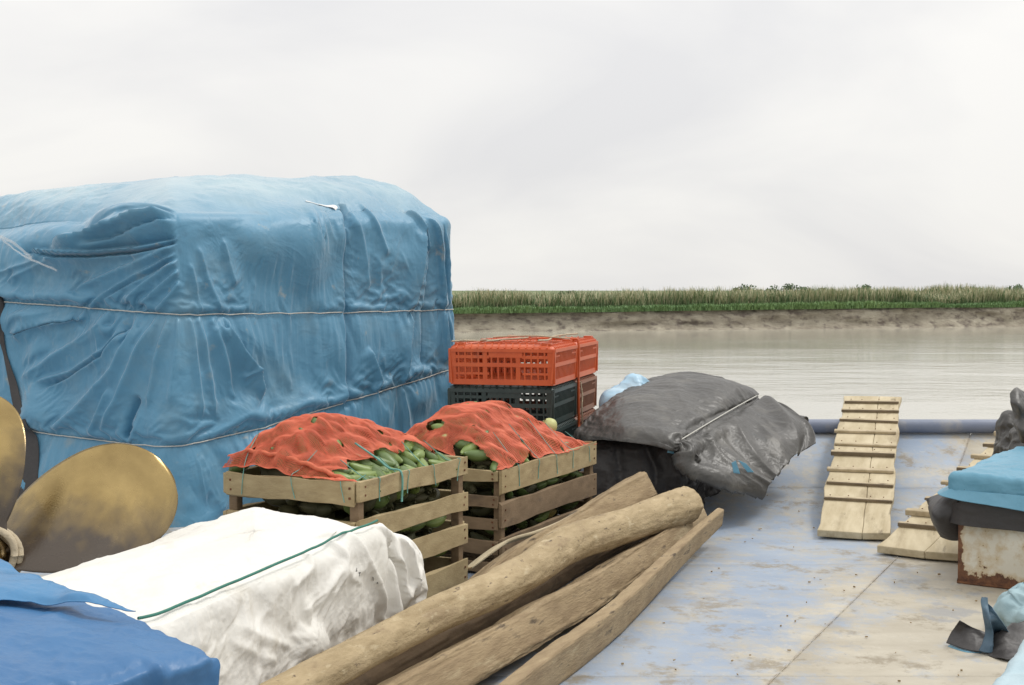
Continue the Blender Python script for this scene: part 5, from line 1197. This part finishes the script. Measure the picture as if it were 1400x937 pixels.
# ------------------------------------------------------------------ rusty tank with its covers
tn = atz(1313, 797, 0)[:2]; tu = np.array([0.555, 0.832]); tv = np.array([0.832, -0.555])
tank = thing('steel_tank', 'cream painted steel tank with rusty bottom edge beneath a blue tarpaulin', 'tank', (*(tn + tu * .6 + tv * .5), 0))
TL, TW, TH = 1.25, 1.0, 0.50
def tank_material():
    m = bpy.data.materials.new('rusted_tank_paint'); m.use_nodes = True; n, l = m.node_tree.nodes, m.node_tree.links; b = n['Principled BSDF']
    t = n.new('ShaderNodeTexCoord'); sp = n.new('ShaderNodeSeparateXYZ'); l.new(t.outputs['Object'], sp.inputs[0])
    def mm(op, x, y):
        q = n.new('ShaderNodeMath'); q.operation = op
        for k, v in enumerate((x, y)):
            if isinstance(v, (int, float)): q.inputs[k].default_value = v
            else: l.new(v, q.inputs[k])
        return q.outputs[0]
    def nz(sc, d=8):
        q = n.new('ShaderNodeTexNoise'); q.inputs['Scale'].default_value = sc; q.inputs['Detail'].default_value = d; q.inputs['Roughness'].default_value = 0.65; l.new(t.outputs['Object'], q.inputs['Vector']); return q.outputs['Fac']
    def ramp(src, stops):
        q = n.new('ShaderNodeValToRGB'); e = q.color_ramp.elements
        while len(e) < len(stops): e.new(0.5)
        for k, (p, c) in enumerate(stops): e[k].position = p; e[k].color = (*c, 1)
        l.new(src, q.inputs['Fac']); return q.outputs['Color']
    def mix(f, c1, c2):
        q = n.new('ShaderNodeMix'); q.data_type = 'RGBA'; l.new(f, q.inputs[0]); l.new(c1, q.inputs[6]); l.new(c2, q.inputs[7]); return q.outputs[2]
    o0 = tn - (tn + tu * .6 + tv * .5)
    across = mm('ADD', mm('MULTIPLY', sp.outputs[0], float(tv[0])), mm('ADD', mm('MULTIPLY', sp.outputs[1], float(tv[1])), float(-o0.dot(tv))))
    foot = mm('MULTIPLY', mm('SUBTRACT', 0.055, sp.outputs[2]), 5.5); edge = mm('MULTIPLY', mm('SUBTRACT', 0.010, across), 8.0)
    near = mm('MAXIMUM', mm('MAXIMUM', foot, edge), -0.115)
    v = mm('ADD', mm('ADD', mm('MULTIPLY', nz(7), 0.75), mm('MULTIPLY', nz(24), 0.45)), near)
    paint = ramp(nz(3), [(0.3, (0.58, 0.54, 0.44)), (0.7, (0.70, 0.67, 0.58))]); rust = ramp(nz(30), [(0.35, (0.07, 0.028, 0.015)), (0.65, (0.20, 0.085, 0.035))])
    stain = mix(ramp(v, [(0.46, (0, 0, 0)), (0.60, (0.75, 0.75, 0.75))]), paint, ramp(nz(12), [(0.3, (0.42, 0.29, 0.14)), (0.7, (0.52, 0.40, 0.22))]))
    l.new(mix(ramp(v, [(0.595, (0, 0, 0)), (0.62, (1, 1, 1))]), stain, rust), b.inputs['Base Color']); b.inputs['Roughness'].default_value = 0.6
    bn = n.new('ShaderNodeBump'); bn.inputs['Strength'].default_value = 0.4; bn.inputs['Distance'].default_value = 0.006; l.new(v, bn.inputs['Height']); l.new(bn.outputs[0], b.inputs['Normal'])
    return m
M['tank'] = tank_material()
bm = bmesh.new(); bmesh.ops.create_cube(bm, size=1)
for v in bm.verts:
    q = tn + tu * (v.co.x + .5) * TL + tv * (v.co.y + .5) * TW; v.co = (q[0], q[1], 0.012 + (v.co.z + .5) * TH)
bmesh.ops.bevel(bm, geom=bm.edges[:], offset=0.014, segments=3, affect='EDGES'); bmesh.ops.recalc_face_normals(bm, faces=bm.faces)
mk('tank_body', [v.co[:] for v in bm.verts], [[v.index for v in f.verts] for f in bm.faces], M['tank'], tank, smooth=False); bm.free()
def tp(a, b, z): return np.append(tn + tu * a + tv * b, z)
blk = thing('black_sheet', 'black plastic sheet draped over the rusty tank beneath the blue tarpaulin', 'sheet', (*(tn + tu * .5 + tv * .4), TH))
ctl = [[tp(1.3, -0.012, .52), tp(.9, -.012, .53), tp(.4, -.012, .53), tp(-.012, -.012, .53), tp(-.012, .3, .53), tp(-.012, .7, .53), tp(-.012, 1.02, .53)],
       [tp(1.3, -0.06, .45), tp(.9, -.07, .42), tp(.4, -.08, .43), tp(-.03, -.03, .44), tp(-.03, .3, .44), tp(-.03, .7, .43), tp(-.03, 1.02, .43)],
       [tp(1.3, -0.07, .36), tp(.9, -.10, .30), tp(.4, -.10, .33), tp(-.035, -.03, .31), tp(-.035, .3, .30), tp(-.03, .7, .275), tp(-.03, 1.02, .28)]]
G = refine(np.array(ctl), 40, 140); G += (0.006 * crumple(G * 6) + .003 * crumple(G * 15))[..., None] * np.append(-(tu + tv) * .7, 0)
sheet('side_drape', G, M['black'], blk)
fl = [[tp(.10, -.02, .515), tp(.02, .0, .50), tp(-.05, .04, .50)], [tp(.28, -.12, .44), tp(.06, -.14, .40), tp(-.07, .0, .44)], [atz(1272, 680, .36), atz(1276, 708, .33), atz(1320, 700, .36)], [atz(1268, 684, .33), atz(1288, 734, .20), atz(1330, 738, .21)]]
G = refine(np.array(fl), 40, 40); G += (0.012 * crumple(G * 6 + 3))[..., None] * np.append(-tu, 0)
sheet('corner_flap', G, M['black'], blk)
bt = thing('blue_tarp_cover', 'sky blue tarpaulin folded over the top of the rusty tank', 'tarpaulin', (*(tn + tu * .5 + tv * .4), TH + .03))
tvv = Cover([tn + tu * 1.32 + tv * 1.03, tn + tu * 1.32 - tv * .05, tn - tu * .05 - tv * .05, tn - tu * .05 + tv * 1.03][::-1], 0.475, [0.565, 0.565, 0.575, 0.575], 0.03, 0.03, rc=0.02, ns=360, nw=26, nr=12, nt=60)
tvv.wrinkle(0.010, 2.5, kind='f', seed=40); tvv.wrinkle(0.005, 6, seed=41); tvv.wrinkle(0.002, 16, seed=42)
tvv.build('tarpaulin', M['paleblue'], bt)
fp = [[tp(.55, -.06, .50), tp(.25, -.06, .50), tp(-.03, -.055, .49), tp(-.06, .0, .487), tp(-.06, .25, .485), tp(-.06, .6, .48), tp(-.06, 1.0, .48)],
      [tp(.55, -.11, .475), tp(.25, -.12, .47), tp(-.07, -.10, .462), tp(-.10, .02, .44), tp(-.095, .25, .42), tp(-.09, .6, .385), tp(-.09, 1.0, .37)]]
G = refine(np.array(fp), 14, 120); G += (0.005 * crumple(G * 7))[..., None] * np.append(-tu, 0)
sheet('lower_fold', G, M['paleblue'], bt)
# dark bundled sheet standing up behind the tank
bn_ = atd(1396, 605, 8.4)
v = Cover([(bn_[0] - .06, bn_[1] + .3), (bn_[0] - .05, bn_[1] - .15), (bn_[0] + .35, bn_[1] - .25), (bn_[0] + .4, bn_[1] + .3)], 0.0, [0.70, 0.66, 0.86, 0.84], 0.06, 0.05, rc=.05, ns=200, nw=60, nr=10, nt=20)
v.wrinkle(0.09, 2.4, kind='f', seed=50); v.wrinkle(0.03, 5, seed=51)
bb = thing('dark_bundle', 'upright grey black plastic bundle behind the blue covered tank', 'bundle', (bn_[0], bn_[1], 0)); 
# its peaked, folded head
v.build('plastic_wrap', M['greytarp'], bb, 0.0)
D_ = 8.2
hd = [[atd(1379, 538, D_), atd(1388, 531, D_ + .05), atd(1402, 538, D_ + .1), atd(1425, 540, D_ + .15)], [atd(1381, 552, D_ - .05), atd(1390, 552, D_ - .1), atd(1404, 556, D_ - .05), atd(1428, 560, D_)],
      [atd(1387, 570, D_), atd(1394, 572, D_ - .06), atd(1408, 575, D_ - .05), atd(1430, 578, D_)], [atd(1385, 580, D_), atd(1392, 590, D_ - .08), atd(1406, 592, D_ - .1), atd(1430, 600, D_)], [atd(1392, 600, D_ + .05), atd(1396, 605, D_), atd(1408, 608, D_), atd(1430, 612, D_)]]
G = refine(np.array(hd), 50, 40); G += (0.02 * crumple(G * 5 + 8))[..., None] * np.array([0, -1, 0.2]); sheet('peaked_fold', G, M['greytarp'], bb, 0.006)

# --- rags and scraps on the starboard side of the deck
rg = Cover([(2.72, 6.45), (2.14, 5.98), (2.34, 5.66), (2.95, 5.80)], 0.02, [0.17, 0.11, 0.12, 0.17], 0.05, 0.07, rc=0.07, ns=240, nw=30, nr=12, nt=50)
rg.wrinkle(0.05, 2.6, kind='f', seed=60); rg.wrinkle(0.030, 3.6, seed=61); rg.wrinkle(0.012, 8, seed=62)
rg.settle(es=0.05, eh=0.05, lo=-0.06, hi=0.10, iters=60, bend=0.12, seed=12)
rag = thing('cloth_heap', 'crumpled grey blue cloth heap on the deck in front of the rusty tank', 'cloth', (2.6, 6.0, 0)); rg.build('cloth', M['greyblue'], rag, 0.0)
sc_ = thing('tarp_scrap', 'dark folded tarpaulin scrap with one upright flap on the muddy deck', 'scrap', (*atz(1345, 885, 0)[:2], 0))
def w_(px, py, z): return atz(px, py, z)
f1 = [[w_(1294, 880, .012), w_(1302, 863, .06), w_(1312, 849, .115)], [w_(1318, 888, .012), w_(1325, 872, .05), w_(1338, 862, .075)], [w_(1345, 892, .012), w_(1352, 876, .04), w_(1362, 868, .06)], [w_(1378, 890, .012), w_(1380, 880, .03), w_(1384, 872, .04)]]
G = refine(np.array(f1), 36, 26); G += (0.008 * crumple(G * 12))[..., None] * np.array([-.3, -.6, .4]); sheet('folded_flap', G, M['black'], sc_)
f2 = [[w_(1338, 890, .02), w_(1352, 890, .02), w_(1366, 888, .02), w_(1386, 884, .02)], [w_(1347, 866, .09), w_(1354, 868, .08), w_(1364, 868, .07), w_(1378, 868, .06)], [w_(1344, 842, .165), w_(1350, 848, .15), w_(1359, 850, .15), w_(1369, 852, .13)], [w_(1341, 824, .215), w_(1347, 828, .20), w_(1353, 834, .19), w_(1360, 840, .17)], [w_(1342, 816, .235), w_(1345, 815, .235), w_(1349, 820, .225), w_(1352, 828, .20)]]
G = refine(np.array(f2), 50, 36); cu_ = np.linspace(0, 1, 36)[None, :]; G += (0.028 * np.sin(cu_ * 7.0) * np.ones((50, 1)))[..., None] * np.array([0.2, -1, 0]) + (0.006 * crumple(G * 14))[..., None] * np.array([0, -1, 0]); sheet('upright_flap', G, mat('slate_blue_tarp', [(0.035, 0.07, 0.11), (0.10, 0.17, 0.23)], 9, rough=0.45, bump=0.2), sc_)
f3 = [[w_(1296, 884, .006), w_(1320, 892, .006), w_(1342, 893, .006)], [w_(1300, 881, .01), w_(1322, 887, .012), w_(1340, 888, .012)]]
sheet('pale_edge', refine(np.array(f3), 8, 20), M['paleblue'], sc_)
f4 = [[w_(1345, 880, .03), w_(1370, 862, .09), w_(1400, 850, .10), w_(1440, 845, .1)], [w_(1350, 893, .01), w_(1375, 888, .03), w_(1405, 880, .04), w_(1440, 870, .04)], [w_(1352, 897, .008), w_(1378, 905, .008), w_(1405, 900, .01), w_(1440, 890, .01)]]
G = refine(np.array(f4), 26, 40); G[..., 2] += 0.008 * np.abs(crumple(G * 9)); sheet('dark_spread', G, M['black'], sc_)
sv = Cover([(1.86, 4.80), (1.42, 4.05), (2.0, 3.5), (2.6, 4.4)], 0.01, [0.30, 0.285, 0.29, 0.30], 0.05, 0.06, rc=0.04, ns=240, nw=40, nr=12, nt=40)
sv.wrinkle(0.012, 2.4, kind='f', seed=70); sv.wrinkle(0.006, 6, seed=71)
sb = thing('tarp_covered_bundle', 'pale blue covered bundle cut off at the near starboard edge of the deck', 'cargo', (1.95, 4.2, 0)); sv.build('tarpaulin', mat('ice_blue_tarp', [(0.36, 0.49, 0.55), (0.45, 0.57, 0.62)], 4, rough=0.5, bump=0.3, bscale=40), sb, 0.0)

# ------------------------------------------------------------------ brass propeller
hub = atd(-22, 764, 4.75); prop = thing('ship_propeller', 'large tarnished brass ship propeller leaning behind the white bale', 'propeller', (hub[0], hub[1] + .1, 0))
axv = np.array([0.30, -0.93, 0.22]); axv /= np.linalg.norm(axv)                 # faces the camera, tipped up
px_ = np.cross((0, 0, 1), axv); px_ /= np.linalg.norm(px_); px_ = -px_ if px_[0] < 0 else px_; py_ = np.cross(axv, px_); py_ = py_ if py_[2] > 0 else -py_
def blade(ang, Rr, skew=0.0, less_dark=0.0):
    rd = px_ * math.cos(ang) + py_ * math.sin(ang); tg = -px_ * math.sin(ang) + py_ * math.cos(ang)
    n, m = 46, 34; P = np.zeros((n, m, 3)); Tk = np.zeros((n, m))
    for i in range(n):
        t = i / (n - 1); r = 0.07 + (Rr - 0.07) * t
        ch = max(0.46 * Rr / .66 * math.sqrt(max(0, 1 - abs((t - 0.47) / 0.532) ** 2.3)), 0.30 * (1 - t) ** 0.5, 0.004); pit = math.radians(52 - 46 * t)
        for j in range(m):
            s = (j / (m - 1) - 0.5); off = skew * t * t
            c_ = s * ch + off
            cup = -0.20 * (s ** 2) * ch - 0.10 * t * t
            P[i, j] = hub + rd * r + tg * (c_ * math.cos(pit)) + axv * (-c_ * math.sin(pit) + cup)
            Tk[i, j] = (0.022 * (1 - t) + 0.005) * (1 - (2 * s) ** 2) + 0.003
    N = grid_normals(P); A, Bk = P + N * Tk[..., None] / 2, P - N * Tk[..., None] / 2
    v = np.concatenate([A.reshape(-1, 3), Bk.reshape(-1, 3)]); f = grid_faces(n, m); o = n * m
    fl_ = f.tolist() + (f[:, ::-1] + o).tolist()
    edge = [i * m for i in range(n)] + [(n - 1) * m + j for j in range(1, m)] + [i * m + m - 1 for i in range(n - 2, -1, -1)] + [j for j in range(m - 2, 0, -1)]
    for k in range(len(edge)):
        a, b = edge[k], edge[(k + 1) % len(edge)]; fl_.append([b, a, a + o, b + o])
    ob = fix_normals(mk('blade', v, fl_, M['brass'], prop))
    tt, ss = np.meshgrid(np.linspace(0, 1, n), np.linspace(-.5, .5, m), indexing='ij')
    gz = np.clip(1.12 - less_dark - 1.75 * tt - 1.75 * ss + 0.22 * fbm(np.stack([tt * 16, ss * 10, 0 * tt + ang], -1), 5), 0, 0.97)  # painted reflection: darker near the root and on the lower side
    at = ob.data.attributes.new('dark_reflection', 'FLOAT', 'POINT'); at.data.foreach_set('value', np.concatenate([gz.ravel()] * 2).astype(np.float32)); return ob
blade(R(24), 0.715, -0.015, -0.05); blade(R(98), 0.61, -0.03, 0.55); blade(R(232), 0.56, 0, -0.3)
hp_ = [hub - axv * .16, hub - axv * .12, hub, hub + axv * .10, hub + axv * .16, hub + axv * .18]
tube('hub', hp_, [0.07, 0.085, 0.095, 0.075, 0.04, 0.01], M['brass'], prop, 24)
lash = thing('rope_coil', 'thick straw coloured rope coiled round the propeller hub', 'rope', tuple(hub))
for k in range(5):
    a0 = 0.02 * k; pts = []
    for i in range(36):
        a = 2 * math.pi * i / 36; rr_ = 0.105 + 0.006 * math.sin(3 * a + k); pts.append(hub + axv * (0.10 - 0.026 * k + 0.012 * math.sin(a * 2 + k)) + (px_ * math.cos(a) + py_ * math.sin(a)) * rr_ * (1 + 0.12 * (k % 2)))
    pts.append(pts[0]); tube('rope_turn', pts, 0.013, M['rope'], lash, 8)

# ------------------------------------------------------------------ splinters and crumbs trodden over the deck
mb = MB()
for _ in range(80):
    if random.random() < 0.6: x, y = (atz(random.uniform(760, 1330), random.uniform(690, 950), 0)[:2])
    else: x, y = random.uniform(-0.2, 3.2), random.uniform(4.2, 9.6)
    a = random.uniform(0, 3.14); l_ = random.uniform(0.002, 0.007) * (1.9 if random.random() < .08 else 1); d = np.array([math.cos(a), math.sin(a), 0]); z = deck_z(y) + 0.010
    mb.box((x, y, z), d * l_, np.array([-d[1], d[0], 0]) * l_ * random.uniform(.2, .6), (0, 0, random.uniform(.001, .004)))
props(mb.build('wood_splinters', M['hewn']), 'splinters and crumbs of bark scattered over the deck', 'litter', None, 'stuff')
